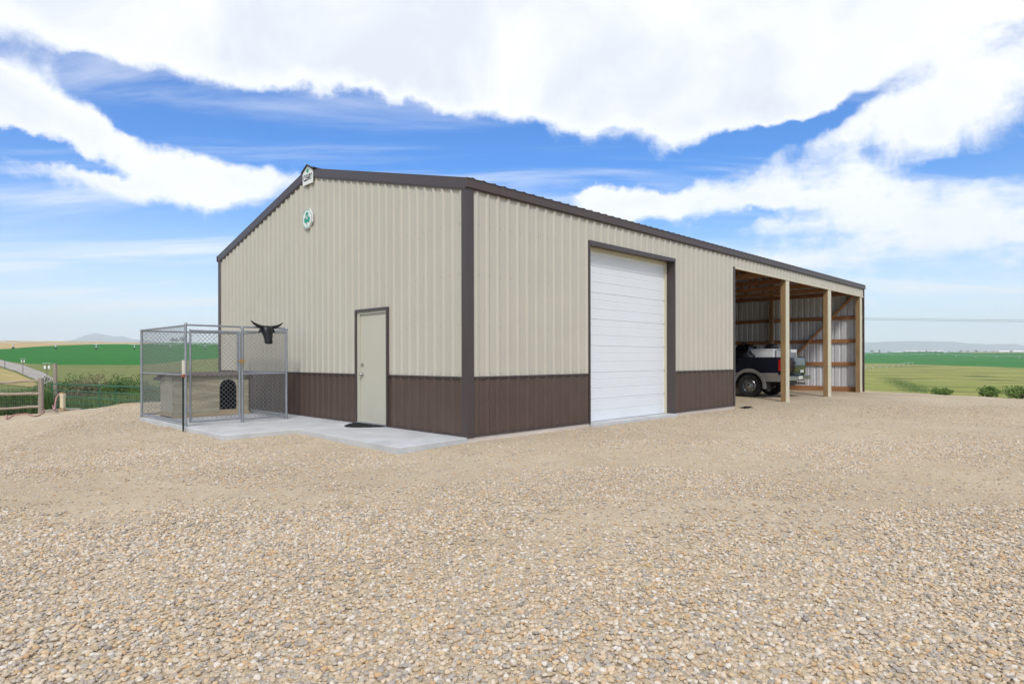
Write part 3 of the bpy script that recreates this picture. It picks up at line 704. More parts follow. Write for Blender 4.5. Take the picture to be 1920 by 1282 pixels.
def door_section(h_):
    mb = MB(); y = RD; prof = []
    def groove(z, w, d): return [(z - w, 0), (z - w * .3, d), (z + w * .3, d), (z + w, 0)]
    prof = [(.0, .008), (.006, 0)]
    z = .03
    cuts_ = [(.39 * .51, .010, .009), (.72 * .51, .009, .006)]
    fine = [f for f in np.arange(.035, .5, .026)]
    ev = []
    for c, w, d in cuts_:
        if c < h_ - .03: ev.append((c, w, d))
    for f in fine:
        if f < h_ - .02 and all(abs(f - c) > .026 for c, _, _ in cuts_): ev.append((f, .005, .0018))
    for c, w, d in sorted(ev): prof += groove(c, w, d)
    prof += [(h_ - .008, 0), (h_ - .002, .010)]
    for z_, o_ in prof: mb.v += [(OX0 + .03, y + o_, z_), (OX1 - .03, y + o_, z_)]
    mb.f = [(2 * i, 2 * i + 1, 2 * i + 3, 2 * i + 2) for i in range(len(prof) - 1)]
    n = len(prof); o = len(mb.v)
    mb.v += [(OX0 + .03, y + .04, 0), (OX1 - .03, y + .04, 0), (OX0 + .03, y + .04, h_ - .002), (OX1 - .03, y + .04, h_ - .002)]
    mb.f += [(0, o, o + 1, 1), (2 * n - 2, 2 * n - 1, o + 3, o + 2)]
    return mb
for a, b in zip(zb, zb[1:]):
    o = door_section(b - a).build('door_panel', M_white, ohd); o.location.z = a
for a in zb[1:-1]:
    MB().box(OX1 - .062, OX1 - .052, RD - .012, RD + .001, a - .02, a + .02).build('hinge_bracket', M_nickel, ohd)
MB().box(OX0 - .02, OX1 + .02, -.10, .40, -.06, .058, b=.006).build('door_apron', M_conc, barn)
# open bay: posts, header, girts, brace, trusses, purlins
for x0, x1 in ((12.195, 12.433), (15.724, 16.007), (19.142, 19.359)):
    p_ = MB().box(x0 + .0, x1 - .004, .004, .15, -.25, BAYZ + .25, b=.006).build('post', M_woodz, barn)
    MB().box(x0 - .003, x1, -.012, .0035, -.05, BAYZ - .022).build('post_trim', M_cream, p_)
MB().box(19.30, 19.44, 3.28, 3.42, -.2, 5.0, b=.006).build('post', M_woodz, barn)
MB().box(19.30, 19.44, 6.55, 6.69, -.2, 5.0, b=.006).build('post', M_woodz, barn)
for y in (3.3, 6.6, 9.7):
    for x in (12.2, 15.75): MB().box(x, x + .15, y, y + .14, -.2, 3.75, b=.006).build('post', M_woodz, barn) if y > 9 else None
MB().box(BAYX + .01, L_B - .06, .012, .052, BAYZ + .002, BAYZ + .29).build('header_board', M_woodv, barn)
MB().box(BAYX + .01, L_B - .06, .155, .195, BAYZ + .02, BAYZ + .31).build('header_board', M_woodv, barn)
for z in (2.80, 1.92, 1.05):
    for a, b in ((.02, 3.275), (3.425, 6.545), (6.695, W_B - .02)):
        MB().box(L_B - .065, L_B - .022, a, b, z - .07, z + .07, b=.004).build('girt', M_woodx, barn)
for a, b in ((.02, 3.275), (3.425, W_B - .02)): MB().box(L_B - .07, L_B - .024, a, b, -.1, .19, b=.004).build('skirt_board', M_woodx, barn)
MB().beam((L_B - .14, .26, 3.66), (L_B - .14, 3.20, .54), .045, .16, (1, 0, 0), .004).build('brace', M_brace, barn)
for i in range(6):
    x = BAYX + .75 + i * 1.82
    t_ = MB().box(x, x + .04, .20, W_B - .1, BAYZ + .03, BAYZ + .175, b=.003).build('truss', (M_woodx, M_brace, M_woodx2)[i % 3], barn)
    for s in (0, 1):
        a = (x + .02, .05 if s == 0 else W_B - .05, HE - .16); b = (x + .02, W_B / 2, 5.198 - .20)
        MB().beam(a, b, .038, .14).build('top_chord', M_woodx, t_)
        for y0_, y1_ in ((2.6, 3.6), (4.4, 3.6)):
            z1_ = HE - .22 + SLOPE * y1_
            yy = (lambda q: q) if s == 0 else (lambda q: W_B - q)
            MB().beam((x + .06, yy(y0_), BAYZ + .14), (x + .06, yy(y1_), z1_), .038, .06).build('web', M_woodx, t_)
for s in (0, 1):
    for k in range(5):
        y = .12 + k * 1.18; z = HE + SLOPE * y - .055
        yy = y if s == 0 else W_B - y
        MB().beam((BAYX, yy, z), (L_B - .03, yy, z), .09, .038, (0, -SLOPE if s == 0 else SLOPE, 1)).build('purlin', M_woodv, barn)

# ------------------------------------------------------------------ ridge sign and round badge
def text_mesh(body, size, ext):
    c = bpy.data.curves.new('t', 'FONT'); c.body = body; c.size = size; c.extrude = ext; c.align_x = 'CENTER'; c.align_y = 'CENTER'; c.resolution_u = 3; c.offset = size * .012
    o = bpy.data.objects.new('t', c); COL.objects.link(o); dg = bpy.context.evaluated_depsgraph_get(); dg.update()
    me = bpy.data.meshes.new_from_object(o.evaluated_get(dg)); bpy.data.objects.remove(o); return me
BR = R(90) - .7833
def on_gable(name, y, z, out, label, cat):
    o = empty(name, barn_pt(-out, y, z), BR - R(90), label, cat); return o     # local x runs right along the wall as seen, local -y faces out
FACE = Matrix(((1, 0, 0, 0), (0, 0, -1, 0), (0, 1, 0, 0), (0, 0, 0, 1)))       # flat shapes stand up, facing -y
sg = on_gable('ridge_sign', 4.915, 5.03, .050, 'small white sign lettered CLEARY at the peak of the gable', 'sign')
MB().prism([(-.215, -.17), (.215, -.17), (.215, .10), (.0, .21), (-.215, .10)], 0, .012, FACE).build('board', M_signw, sg)
mb = MB()
for s in (-1, 1): mb.beam((s * .25, -.020, .095), (0, -.020, .225), .035, .026, (0, 0, 1))
mb.build('roof_mark', M_signk, sg)
tm = text_mesh('CLEARY', .135, .002); tm.materials.clear(); tm.materials.append(M_signk)
to = share('lettering', tm, sg); to.matrix_local = Matrix.Translation((0, -.015, -.035)) @ FACE @ Matrix.Scale(.74, 4, (1, 0, 0)) @ Matrix.Scale(1.35, 4, (0, 1, 0))
def disc(cx, cy, r_, n=14): return [(cx + r_ * math.cos(2 * math.pi * k / n), cy + r_ * math.sin(2 * math.pi * k / n)) for k in range(n)]
def leaflet(ang, s, c0):
    P = []
    for k in range(25):
        t = k / 24 * 2 * math.pi; r_ = (.52 + .48 * abs(math.sin(t / 2)) ** .7 - .13 * math.exp(-((t - math.pi) / .32) ** 2))
        P.append((r_ * math.cos(t - math.pi) * s, r_ * math.sin(t - math.pi) * s))
    ca_, sa_ = math.cos(ang), math.sin(ang)
    return [(c0[0] + ca_ * (x + s * .52) - sa_ * y, c0[1] + sa_ * (x + s * .52) + ca_ * y) for x, y in P]
mb = MB(); mb.prism(leaflet(R(90), .055, (0, .075)), .013, .016, FACE); mb.build('small_shamrock', M_green, sg)
bd = on_gable('shamrock_badge', 4.945, 4.155, .026, 'white eight-sided badge with green shamrock and letter C on the gable', 'badge')
def octo(rx, ry): return [(rx * math.cos(R(22.5 + 45 * k)) / .924, ry * math.sin(R(22.5 + 45 * k)) / .924) for k in range(8)]
MB().prism(octo(.20, .195), 0, .035, FACE).build('board', M_signw, bd)
mb = MB()
oa, ob = octo(.190, .186), octo(.178, .174)
mb.v = [tuple(FACE @ Vector((x, y, .0375))) for x, y in oa + ob]; mb.f = [(i, (i + 1) % 8, 8 + (i + 1) % 8, 8 + i) for i in range(8)]
mb.build('border', M_green, bd)
for i, (ang, c0) in enumerate(((R(90), (0, .038)), (R(207), (-.026, -.004)), (R(-27), (.026, -.004)))):
    MB().prism(leaflet(ang, .068, c0), .036, .0385 + i * .0006, FACE).build('leaf', M_green, bd)
MB().prism([(-.008, .02), (-.014, -.10), (-.004, -.15), (.012, -.15), (.004, -.10), (.008, .02)], .036, .0405, FACE).build('stem', M_green, bd)
cm = text_mesh('C', .11, .001); cm.materials.clear(); cm.materials.append(M_signw)
co = share('letter', cm, bd); co.matrix_local = Matrix.Translation((0, -.0425, .025)) @ FACE

# ================================================================== concrete walk
walk = empty('concrete_walk', (BX0, BY0, 0), BR); walk['kind'] = 'structure'
def slab(poly):
    mb = MB(); n = len(poly); c = Vector((sum(p[0] for p in poly) / n, sum(p[1] for p in poly) / n))
    inn = [tuple(Vector(p) + (c - Vector(p)).normalized() * .012) for p in poly]
    mb.v = [(x, y, -.08) for x, y in poly] + [(x, y, .066) for x, y in poly] + [(x, y, .076) for x, y in inn]
    mb.f = [(i, (i + 1) % n, n + (i + 1) % n, n + i) for i in range(n)] + [(n + i, n + (i + 1) % n, 2 * n + (i + 1) % n, 2 * n + i) for i in range(n)] + [tuple(range(2 * n, 3 * n))]
    if sum(poly[i][0] * poly[(i + 1) % n][1] - poly[(i + 1) % n][0] * poly[i][1] for i in range(n)) < 0: mb.f = [f[::-1] for f in mb.f]
    return mb.build('slab', M_conc, walk)
slab([(-1.36, -.16), (-.002, -.02), (-.002, 2.93), (-1.27, 2.93)]); slab([(-2.48, 2.94), (-.002, 2.94), (-.002, 5.2), (-2.48, 5.2)]); slab([(-2.48, 5.21), (-.002, 5.21), (-.002, 7.5), (-2.48, 7.5)])
# door mat: half oval against the sill
P = [(-.03, 2.12)] + [(-.03 - .50 * math.sin(math.pi * k / 20) ** .8, 2.12 + .96 * k / 20) for k in range(1, 20)] + [(-.03, 3.08)]
mt = empty('door_mat', barn_pt(0, 0, .0765), BR, 'black half-oval rubber mat lying before the walk door', 'mat')
MB().prism(P[::-1], 0, .012).build('base', M_rubber, mt)
mb = MB()
for _ in range(260):
    k = random.random(); y = 2.16 + .88 * k; d = random.uniform(.05, .95) * .48 * math.sin(math.pi * (y - 2.12) / .96) ** .8; a = random.uniform(0, 3.14)
    M_ = Matrix.Translation((-.03 - d, y, .012)) @ Matrix.Rotation(a, 4, 'Z'); mb.box(-.016, .016, -.005, .005, 0, .006, M_)
mb.build('tread', M_rubber, mt, kind='stuff')

# ================================================================== dog kennel
def plane_u(px, py, u):        # ray meets the barn-parallel plane u = const -> (v, z)
    r = ray(px, py); n = UX; t = (n.x * BX0 + n.y * BY0 + u) / (n.x * r.x + n.y * r.y); p = r * t
    return (p.x - BX0) * VX.x + (p.y - BY0) * VX.y, EYE + p.z
def plane_v(px, py, v):
    r = ray(px, py); n = VX; t = (n.x * BX0 + n.y * BY0 + v) / (n.x * r.x + n.y * r.y); p = r * t
    return (p.x - BX0) * UX.x + (p.y - BY0) * UX.y, EYE + p.z
ken = empty('dog_kennel', (BX0, BY0, 0), BR, 'galvanized chain-link dog kennel with a gate on the concrete slab', 'kennel')
KA, KB, KC, KD = (-2.43, 4.82), (-.56, 4.84), (-2.46, 7.42), (-.50, 7.42)
def kp(a, t, b, z): return (a[0] + (b[0] - a[0]) * t, a[1] + (b[1] - a[1]) * t, z)
def chain(name, a, b, z0, z1, parent, w=.041, r_=.0036):
    a, b = Vector((*a, 0)), Vector((*b, 0)); d = (b - a); L_ = d.length; d.normalize(); nrm = Vector((-d.y, d.x, 0)); mb = MB()
    nw, nzz = int(L_ / w), int((z1 - z0) / w); ww = L_ / nw; wz = (z1 - z0) / nzz
    for k in range(nw):
        base = len(mb.v)
        for j in range(nzz + 1):
            s = (k + ((j + k) % 2)) * ww; off = .0035 * (1 if (j + k) % 2 else -1)
            p = a + d * s + nrm * off + Vector((0, 0, z0 + j * wz))
            for q in range(3):
                th = 2.1 * q; e_ = d * (math.cos(th) * r_ * 1.2) + nrm * (math.sin(th) * r_); mb.v.append(tuple(p + e_))
        for j in range(nzz):
            for q in range(3):
                i0 = base + j * 3; mb.f.append((i0 + q, i0 + (q + 1) % 3, i0 + 3 + (q + 1) % 3, i0 + 3 + q))
    return mb.build(name, M_wire, parent, kind='stuff')
def pipe(name, p, q, r_, parent=ken, m=M_pipe, n=10): return MB().tube([p, q], r_, n).build(name, m, parent, True)
ZB, ZT = .13, 1.875
def kpost(p, zt, r_=.0235):
    o = pipe('post', (*p, .076), (*p, zt), r_)
    MB().lathe([(r_ + .004, zt - .03), (r_ + .004, zt), (r_ * .8, zt + .018), (.001, zt + .024)], 12, Matrix.Translation((p[0], p[1], 0))).build('post_cap', M_pipe, o, True)
    MB().lathe([(.001, .077), (.045, .077), (.045, .084), (r_ + .001, .086)], 10, Matrix.Translation((p[0], p[1], 0))).build('foot_plate', M_pipe, o)
    return o
for p, zt in ((KA, 1.90), (KB, 1.87), (KC, 1.87), (KD, 1.86), ((-1.43, 4.83), 1.86)): kpost(p, zt)
def clamps(p, zs):
    for z in zs:
        MB().lathe([(.0255, z - .012), (.030, z - .012), (.030, z + .012), (.0255, z + .012)], 10, Matrix.Translation((p[0], p[1], 0)), True).build('clamp', M_pipe, ken)
clamps(KA, (.35, .95, 1.5)); clamps(KB, (.5, .85, 1.35, 1.7)); clamps((-1.43, 4.83), (.4, .8, 1.6))
for a, b, zs in ((KA, KC, (ZB, .985, ZT - .01)), (KC, KD, (ZB, ZT - .02)), (KB, KD, (ZB, .985, ZT - .03)), (KA, KB, (ZT,)), ((-1.43, 4.83), KB, (ZB, .985, 1.79))):
    for z in zs: pipe('rail', kp(a, 0.012, b, z), kp(a, .988, b, z), .0175)
chain('chain_link', KA, KC, ZB + .01, ZT - .02, ken); chain('chain_link', KC, KD, ZB + .01, ZT - .03, ken)
chain('chain_link', KB, KD, ZB + .01, ZT - .04, ken); chain('chain_link', (-1.41, 4.83), (-.58, 4.84), ZB + .01, 1.78, ken)
GA, GB = (-2.36, 4.80), (-1.49, 4.81)
gt = pipe('gate', (*GA, .13), (*GA, 1.80), .019)
pipe('gate_stile', (*GB, .13), (*GB, 1.78), .019, gt)
for z in (.15, 1.775): pipe('gate_rail', (*GA, z), (*GB, z), .0185, gt)
chain('gate_mesh', GA, GB, .16, 1.76, gt)
MB().box(-1.53, -1.39, 4.775, 4.79, 1.21, 1.235).box(-1.47, -1.45, 4.77, 4.80, 1.17, 1.27).build('latch', M_brass, gt)
for z in (.4, 1.0, 1.55): MB().box(-2.42, -2.36, 4.785, 4.80, z - .018, z + .018).build('gate_hinge', M_pipe, gt)
# dog house inside
DU, DV0, DV1, DD = 6.62, -2.10, -.60, .76
dh = empty('dog_house', (BX0, BY0, 0), BR, 'weathered plywood dog house with arched doorway inside the kennel', 'dog house')
a0, _ = plane_u(411, 740, DU); a1, _ = plane_u(443, 740, DU); _, atop = plane_u(428, 711, DU); _, abot = plane_u(428, 767, DU)
zt0, zb0 = .93, .13; ac = (a0 + a1) / 2; aw = (a1 - a0) / 2
DV1 = max(DV1, a1 + .10)
arch = [(ac + aw * math.cos(math.pi * (1 - k / 14)), atop - .20 + .20 * math.sin(math.pi * k / 14) ** .75) for k in range(15)]
UP = Matrix(((1, 0, 0, 0), (0, 0, -1, DU), (0, 1, 0, 0), (0, 0, 0, 1)))
MB().prism([(DV0 + .001, zb0), (a0, zb0), (a0, zt0), (DV0 + .001, zt0)], 0, .02, UP).build('front_board', M_ply, dh)
MB().prism([(a1, zb0), (DV1 - .001, zb0), (DV1 - .001, zt0), (a1, zt0)], 0, .02, UP).build('front_board', M_ply, dh)
mb = MB(); n = len(arch)
for k in range(n):
    x, z = arch[k]
    for yy in (DU - .024, DU - .001): mb.v += [(x, yy, z), (x, yy, zt0 + .001)]
for k in range(n - 1):
    i = k * 4; mb.f += [(i, i + 1, i + 5, i + 4), (i + 2, i + 6, i + 7, i + 3), (i, i + 4, i + 6, i + 2)]
mb.build('doorway_board', M_plyl, dh)
MB().box(a0 + .001, a1 - .001, DU - .022, DU - .001, zb0, abot).build('door_sill', M_skid, dh)
def gable_end(v):
    M_ = Matrix(((0, 0, 1, v), (1, 0, 0, 0), (0, 1, 0, 0), (0, 0, 0, 1)))
    return MB().prism([(DU, zb0), (DU + DD, zb0), (DU + DD, zt0 - .085), (DU + DD * .35, zt0 + .04), (DU, zt0 - .012)], 0, .02, M_)
gable_end(DV0 - .021).build('side_wall', M_plyl, dh); gable_end(DV1).build('side_wall', M_plyl, dh)
MB().box(DV0, DV1, DU + DD - .02, DU + DD - .001, zb0, zt0 - .085).build('back_wall', M_ply, dh)
MB().box(DV0 + .001, DV1 - .001, DU + .002, DU + DD - .022, zb0 + .004, zb0 + .02).build('floor', M_shade, dh)  # floor coloured near-black to deepen the shade behind the doorway
MB().box(DV0 + .001, DV1 - .001, DU + DD - .030, DU + DD - .0215, zb0 + .021, zt0 - .10).box(DV0 + .001, DV0 + .012, DU + .003, DU + DD - .031, zb0 + .021, zt0 - .06).box(DV1 - .012, DV1 - .001, DU + .003, DU + DD - .031, zb0 + .021, zt0 - .06).build('shade_lining', M_shade, dh)  # added inner panels, doorway shade put into their colour
mb = MB(); rp = [(-.09, -.022), (DD * .35, .045), (DD + .10, -.10)]
for x in (DV0 - .14, DV1 + .10):
    for y, z in rp: mb.v += [(x, DU + y, zt0 + z), (x, DU + y, zt0 + z + .022)]
mb.f = [(0, 2, 3, 1), (2, 4, 5, 3), (6, 7, 9, 8), (8, 9, 11, 10), (1, 3, 9, 7), (3, 5, 11, 9), (0, 6, 8, 2), (2, 8, 10, 4), (0, 1, 7, 6), (4, 10, 11, 5)]
mb.build('roof', M_shingle, dh)
for y in (DU - .03, DU + DD - .08): MB().box(DV0 - .03, DV1 + .03, y, y + .09, .078, zb0 - .001, b=.006).build('skid', M_skid, dh)
MB().box(DV0 - .045, DV0 - .022, DU - .02, DU + DD, .10, .185, b=.004).build('skid', M_skid, dh)
# steer head hung over the front rail
hv, hz_ = plane_u(502, 620, 4.76)
sh = empty('steer_head', barn_pt(hv, 4.77, hz_), BR + R(6), 'black plastic steer head with spread horns hung on the kennel rail', 'roping dummy')
rings = [(.10, .055, .045, .04), (.085, .088, .075, .03), (.055, .102, .09, .02), (.01, .104, .095, .012), (-.04, .098, .092, .0), (-.10, .083, .082, -.012), (-.155, .072, .074, -.026), (-.20, .070, .07, -.036), (-.225, .074, .068, -.042), (-.245, .07, .06, -.042), (-.258, .045, .04, -.038)]
mb = MB(); n = 18
for z, rx, ry, oy in rings:
    for k in range(n):
        t = 2 * math.pi * k / n; cx_, cy_ = math.cos(t), math.sin(t)
        e_ = .8
        mb.v.append((rx * math.copysign(abs(cx_) ** e_, cx_), oy + ry * math.copysign(abs(cy_) ** e_, cy_), z))
for i in range(len(rings) - 1):
    for k in range(n): mb.f.append((i * n + k, (i + 1) * n + k, (i + 1) * n + (k + 1) % n, i * n + (k + 1) % n))
mb.f += [tuple(range(n)), tuple((len(rings) - 1) * n + k for k in range(n))[::-1]]
mb.build('head', M_black, sh, 'all')
for s in (-1, 1):
    pts_ = [(s * .06, .03, .06), (s * .13, .03, .075), (s * .20, .025, .10), (s * .27, .018, .135), (s * .33, .012, .185)]
    if s > 0: pts_ = [(x, y, z - .02 * (abs(x) - .06) / .27) for x, y, z in pts_]
    MB().tube(pts_, [.042, .036, .029, .021, .008], 10).build('horn', M_black, sh, 'all')
    MB().tube([(s * .09, .03, .035), (s * .135, .02, .01), (s * .165, .02, -.03)], [.014, .028, .006], 8).build('ear', M_black, sh, 'all')
    MB().lathe([(.001, .012), (.012, .008), (.016, 0)], 10, Matrix.Translation((s * .062, -.062, -.005)) @ Matrix.Rotation(R(90), 4, 'X')).build('eye', M_black, sh, 'all')
# dark steel post with pale cap
tp = empty('steel_post', barn_pt(-2.53, 4.62, -.05), BR, 'dark steel post with pale wooden top and rusty clip at kennel corner', 'post')
MB().beam((0, 0, 0), (0, 0, 1.02), .032, .010).beam((0, .016, 0), (0, .016, 1.02), .010, .028).build('shaft', M_tpost, tp)
MB().box(-.020, .020, -.016, .022, 1.022, 1.30, b=.004).build('cap', M_tcap, tp)
MB().lathe([(.026, 1.00), (.036, 1.00), (.036, 1.05), (.026, 1.05)], 10, None, True).build('clip', M_rust, tp)

# ================================================================== pickup truck in the bay
TV, TU, TZ = 13.65 + .97, 1.75, yard_h(*barn_pt(13.65, 1.75, 0).xy) + .004
tr = empty('pickup_truck', barn_pt(TV, TU, TZ), BR + R(90), 'dark navy pickup truck with silver lower body parked in the open bay', 'pickup')
M_navy = pmat('navy_paint', (.004, .005, .014), .16, 0, .1, 2, coat=.8); M_silver = pmat('silver_cladding', (.26, .245, .225), .4, .3, .08)
M_flare = pmat('grey_flare', (.20, .19, .175), .5, 0, .08); M_chrome = pmat('chrome', (.50, .51, .53), .30, 1.0, .04); M_tire = pmat('tyre_rubber', (.016, .016, .017), .85, 0, .2, 20, .3, 60)
M_glass = pmat('dark_glass', (.01, .012, .014), .05, 0, .05, coat=.5); M_red = pmat('tail_lens', (.38, .01, .012), .2, 0, .1); M_plate = pmat('plate', (.62, .62, .58), .5, 0, .1)
HWID = .97
def arch_poly(xr0, xr1, z0, z1, xc=0.0, rad=.47, zc=.36):
    """side outline of a body panel with the wheel arch cut out of its lower edge"""
    P = [(xr0, z1), (xr0, z0)]
    if xr0 < xc - rad * .5 and xr1 > xc + rad * .5 and z0 < zc + rad:
        dzz = max(0.0, z0 - zc); a0_ = math.asin(min(.999, dzz / rad))
        for k in range(17):
            t = math.pi - a0_ - (math.pi - 2 * a0_) * k / 16; P.append((xc + rad * math.cos(t), zc + rad * math.sin(t)))
    return P + [(xr1, z0), (xr1, z1)]
SIDE = lambda y, s: Matrix(((1, 0, 0, 0), (0, 0, s, y), (0, 1, 0, 0), (0, 0, 0, 1)))
BF = 1.36                                             # front of the bed
for s in (1, -1):
    bs = MB().prism(arch_poly(-1.05, BF, .80, 1.28), 0, -.07, SIDE(s * HWID, s)).build('bed_side', M_navy, tr)
    MB().prism(arch_poly(-1.05, BF, .52, .797), 0, -.06, SIDE(s * (HWID - .004), s)).build('lower_cladding', M_silver, tr)
    MB().box(-1.06, BF, s * (HWID - .09) if s > 0 else s * HWID, s * HWID if s > 0 else s * (HWID - .09), 1.281, 1.298, b=.006).build('bed_rail', M_black, tr)
    fl = MB(); N_ = 20
    for k in range(N_ + 1):
        t = R(-8) + (math.pi + R(16)) * k / N_
        for rr_, yy in ((.465, -.03), (.465, .035), (.50, .045), (.565, .02), (.575, -.01)): fl.v.append((rr_ * math.cos(t), s * (HWID + yy), .36 + rr_ * math.sin(t)))
    fl.f = [(k * 5 + i, k * 5 + i + 1, k * 5 + i + 6, k * 5 + i + 5) for k in range(N_) for i in range(4)]
    fl.build('wheel_flare', M_flare, tr, True)
    MB().box(-.60, -.57, s * .93 if s < 0 else .66, s * .66 if s < 0 else .95, .20, .62).build('mud_flap', M_tire, tr)
    MB().box(-1.075, -.955, s * HWID - (.03 if s > 0 else -.0) + .004 * s, s * HWID + (.0 if s > 0 else .03) + .004 * s, .86, 1.22, b=.004).build('tail_light', M_red, tr)
tgp = [(-1.045, .72)] + [(-1.070 - .030 * math.sin(math.pi * (.10 + .80 * k / 10)), .72 + .555 * k / 10) for k in range(11)] + [(-1.045, 1.275)]
tg = MB().prism(tgp, -HWID + .09, HWID - .09, Matrix(((1, 0, 0, 0), (0, 0, 1, 0), (0, 1, 0, 0), (0, 0, 0, 1)))).build('tailgate', M_navy, tr, True)
MB().box(-1.106, -1.088, -.10, .10, 1.08, 1.15, b=.003).build('tailgate_handle', M_black, tg)
MB().box(-1.100, -1.080, -.78, -.50, .79, .88).build('sticker', M_plate, tg)
for s in (1, -1): MB().box(-1.086, -.94, s * (HWID - .045) - .045, s * (HWID - .045) + .044, .73, 1.279, b=.01).build('rear_corner', M_navy, tr)
bp_ = MB().box(-1.28, -1.10, -HWID + .02, HWID - .02, .56, .70, b=.02).build('rear_bumper', M_chrome, tr)
MB().box(-1.281, -1.12, -.30, .30, .702, .712).build('step_pad', M_tire, bp_)
MB().box(-1.287, -1.281, -.16, .16, .59, .69).build('license_plate', M_plate, bp_)
hb = MB().box(-1.44, -1.10, -.035, .035, .42, .49, b=.004).build('hitch', M_chrome, tr)
MB().lathe([(.001, .60), (.018, .595), (.026, .575), (.018, .553), (.012, .545), (.012, .49)], 14, Matrix.Translation((-1.40, 0, 0))).build('hitch_ball', M_chrome, hb, 'all')
MB().box(-1.06, BF, -HWID + .08, HWID - .08, .70, .75).build('bed_floor', M_black, tr); MB().box(BF - .05, BF - .002, -HWID + .08, HWID - .08, .751, 1.27).build('bed_front', M_navy, tr)
MB().box(-1.0, 4.4, -.45, .45, .38, .52).build('frame', M_black, tr)
# cab and hood (inside the shed, beyond the wall end)
cabp = [(BF + .02, .80), (BF + .02, 1.30), (BF + .10, 1.84), (BF + .35, 1.90), (BF + 1.35, 1.88), (BF + 2.05, 1.30), (BF + 3.15, 1.20), (BF + 3.28, 1.10), (BF + 3.30, .80)]
cb = MB().prism([(x, z) for x, z in cabp], -HWID + .03, HWID - .03, Matrix(((1, 0, 0, 0), (0, 0, 1, 0), (0, 1, 0, 0), (0, 0, 0, 1)))).build('cab', M_navy, tr)
for s in (1, -1):
    MB().prism([(BF + .20, 1.33), (BF + .24, 1.76), (BF + 1.28, 1.78), (BF + 1.80, 1.33)], 0, .006, SIDE(s * (HWID - .028), s)).build('side_window', M_glass, cb)
    MB().prism(arch_poly(BF + .02, BF + 3.28, .50, .797, 3.60), 0, -.08, SIDE(s * (HWID - .006), s)).build('lower_cladding', M_silver, tr)
    MB().box(BF + .9, BF + 1.08, s * HWID - .03, s * HWID + .03, 1.05, 1.09).build('door_handle', M_black, cb)
    MB().box(BF + 3.29, BF + 3.31, s * .70 - .15, s * .70 + .15, .92, 1.10).build('headlight', M_plate, cb)
MB().box(BF + 3.30, BF + 3.46, -HWID, HWID, .50, .72, b=.02).build('front_bumper', M_chrome, tr)
def wheel(x, s):
    M_ = Matrix.Translation((x, s * (HWID - .13), .365)) @ Matrix.Rotation(R(-90) * s, 4, 'X')
    t_ = MB().lathe([(.205, -.10), (.30, -.125), (.345, -.12), (.365, -.09), (.367, 0), (.365, .09), (.345, .12), (.30, .125), (.215, .105), (.205, .06)], 36, M_).build('wheel', M_tire, tr, True)
    r__ = MB().lathe([(.215, .104), (.205, .112), (.190, .085), (.172, .055), (.165, .075), (.12, .085), (.075, .070), (.070, .125), (.045, .135), (.001, .137)], 30, M_).build('rim', M_chrome, t_, True)
    mb = MB()
    for k in range(8):
        a = R(45 * k); mb.tube([M_ @ Vector((.095 * math.cos(a), .095 * math.sin(a), .07)), M_ @ Vector((.095 * math.cos(a), .095 * math.sin(a), .098))], .010, 6)
    mb.build('lug_nuts', M_chrome, t_)
    for k in range(8):
        a = R(45 * k + 22); MB().lathe([(.001, .093), (.020, .093), (.022, .06)], 10, M_ @ Matrix.Translation((.140 * math.cos(a), .140 * math.sin(a), 0))).build('rim_slot', M_black, t_)
    mb = MB()
    for k in range(44):
        a = 2 * math.pi * k / 44
        for zz, o_ in ((-.085, 0), (-.03, .07), (.03, 0), (.085, .07)):
            mb.box(-.012, .012, -.018, .018, -.004, .007, M_ @ Matrix.Rotation(a + o_, 4, 'Z') @ Matrix.Translation((.367, 0, zz)) @ Matrix.Rotation(R(90), 4, 'Y'))
    mb.build('tread', M_tire, t_, kind='stuff')
for x in (0, 3.60):
    for s in (1, -1): wheel(x, s)
MB().tube([(0, -.8, .365), (0, .8, .365)], .05, 10).lathe([(.001, -.14), (.12, -.10), (.15, 0), (.12, .10), (.001, .14)], 14, Matrix.Translation((0, 0, .365))).build('rear_axle', M_black, tr)
# load in the bed
def in_bed(px, py, y):          # truck-local x and z of a pixel on the plane truck y = const
    u, z = plane_v(px, py, TV - y); return u - TU, z - TZ
def bag(name, x, y, z, sx, sy, sz, label, seed, cat='trash bag'):
    o = empty(name, tr.matrix_basis @ Vector((x, y, z)), BR + R(90), label, cat); mb = MB(); nu, nv = 26, 16
    for j in range(nv + 1):
        ph = math.pi * j / nv
        for i in range(nu):
            th = 2 * math.pi * i / nu; d = Vector((math.sin(ph) * math.cos(th), math.sin(ph) * math.sin(th), math.cos(ph)))
            k = 1 + .20 * mnoise.noise(d * 2.1 + Vector((seed, 0, 0))) + .13 * mnoise.noise(d * 5.5 + Vector((0, seed, 0))) + .05 * mnoise.noise(d * 12)
            e_ = .75; q = Vector([math.copysign(abs(c) ** e_, c) for c in d]); mb.v.append((q.x * sx * k, q.y * sy * k, max(0.0, (q.z + .82) * sz * k)))
    mb.f = [(j * nu + i, (j + 1) * nu + i, (j + 1) * nu + (i + 1) % nu, j * nu + (i + 1) % nu) for j in range(nv) for i in range(nu)]
    mb.build('bag', M_bag, o, 'all'); mb = MB()
    for k in range(5):
        a = k * 1.3; mb.tube([(0, 0, sz * 1.75), (.03 * math.cos(a), .03 * math.sin(a), sz * 1.95), (.07 * math.cos(a), .07 * math.sin(a), sz * 2.08)], [.02, .012, .022], 5)
    mb.build('knot', M_bag, o); return o
M_bag = pmat('bag_plastic', (.007, .007, .009), .28, 0, .2, 4, .5, 14)
M_boxw = pmat('white_enamel', (.72, .73, .74), .4, 0, .06, 3, thr=(.25, .8)); M_boxg = pmat('grey_side', (.22, .23, .24), .5, 0, .1)
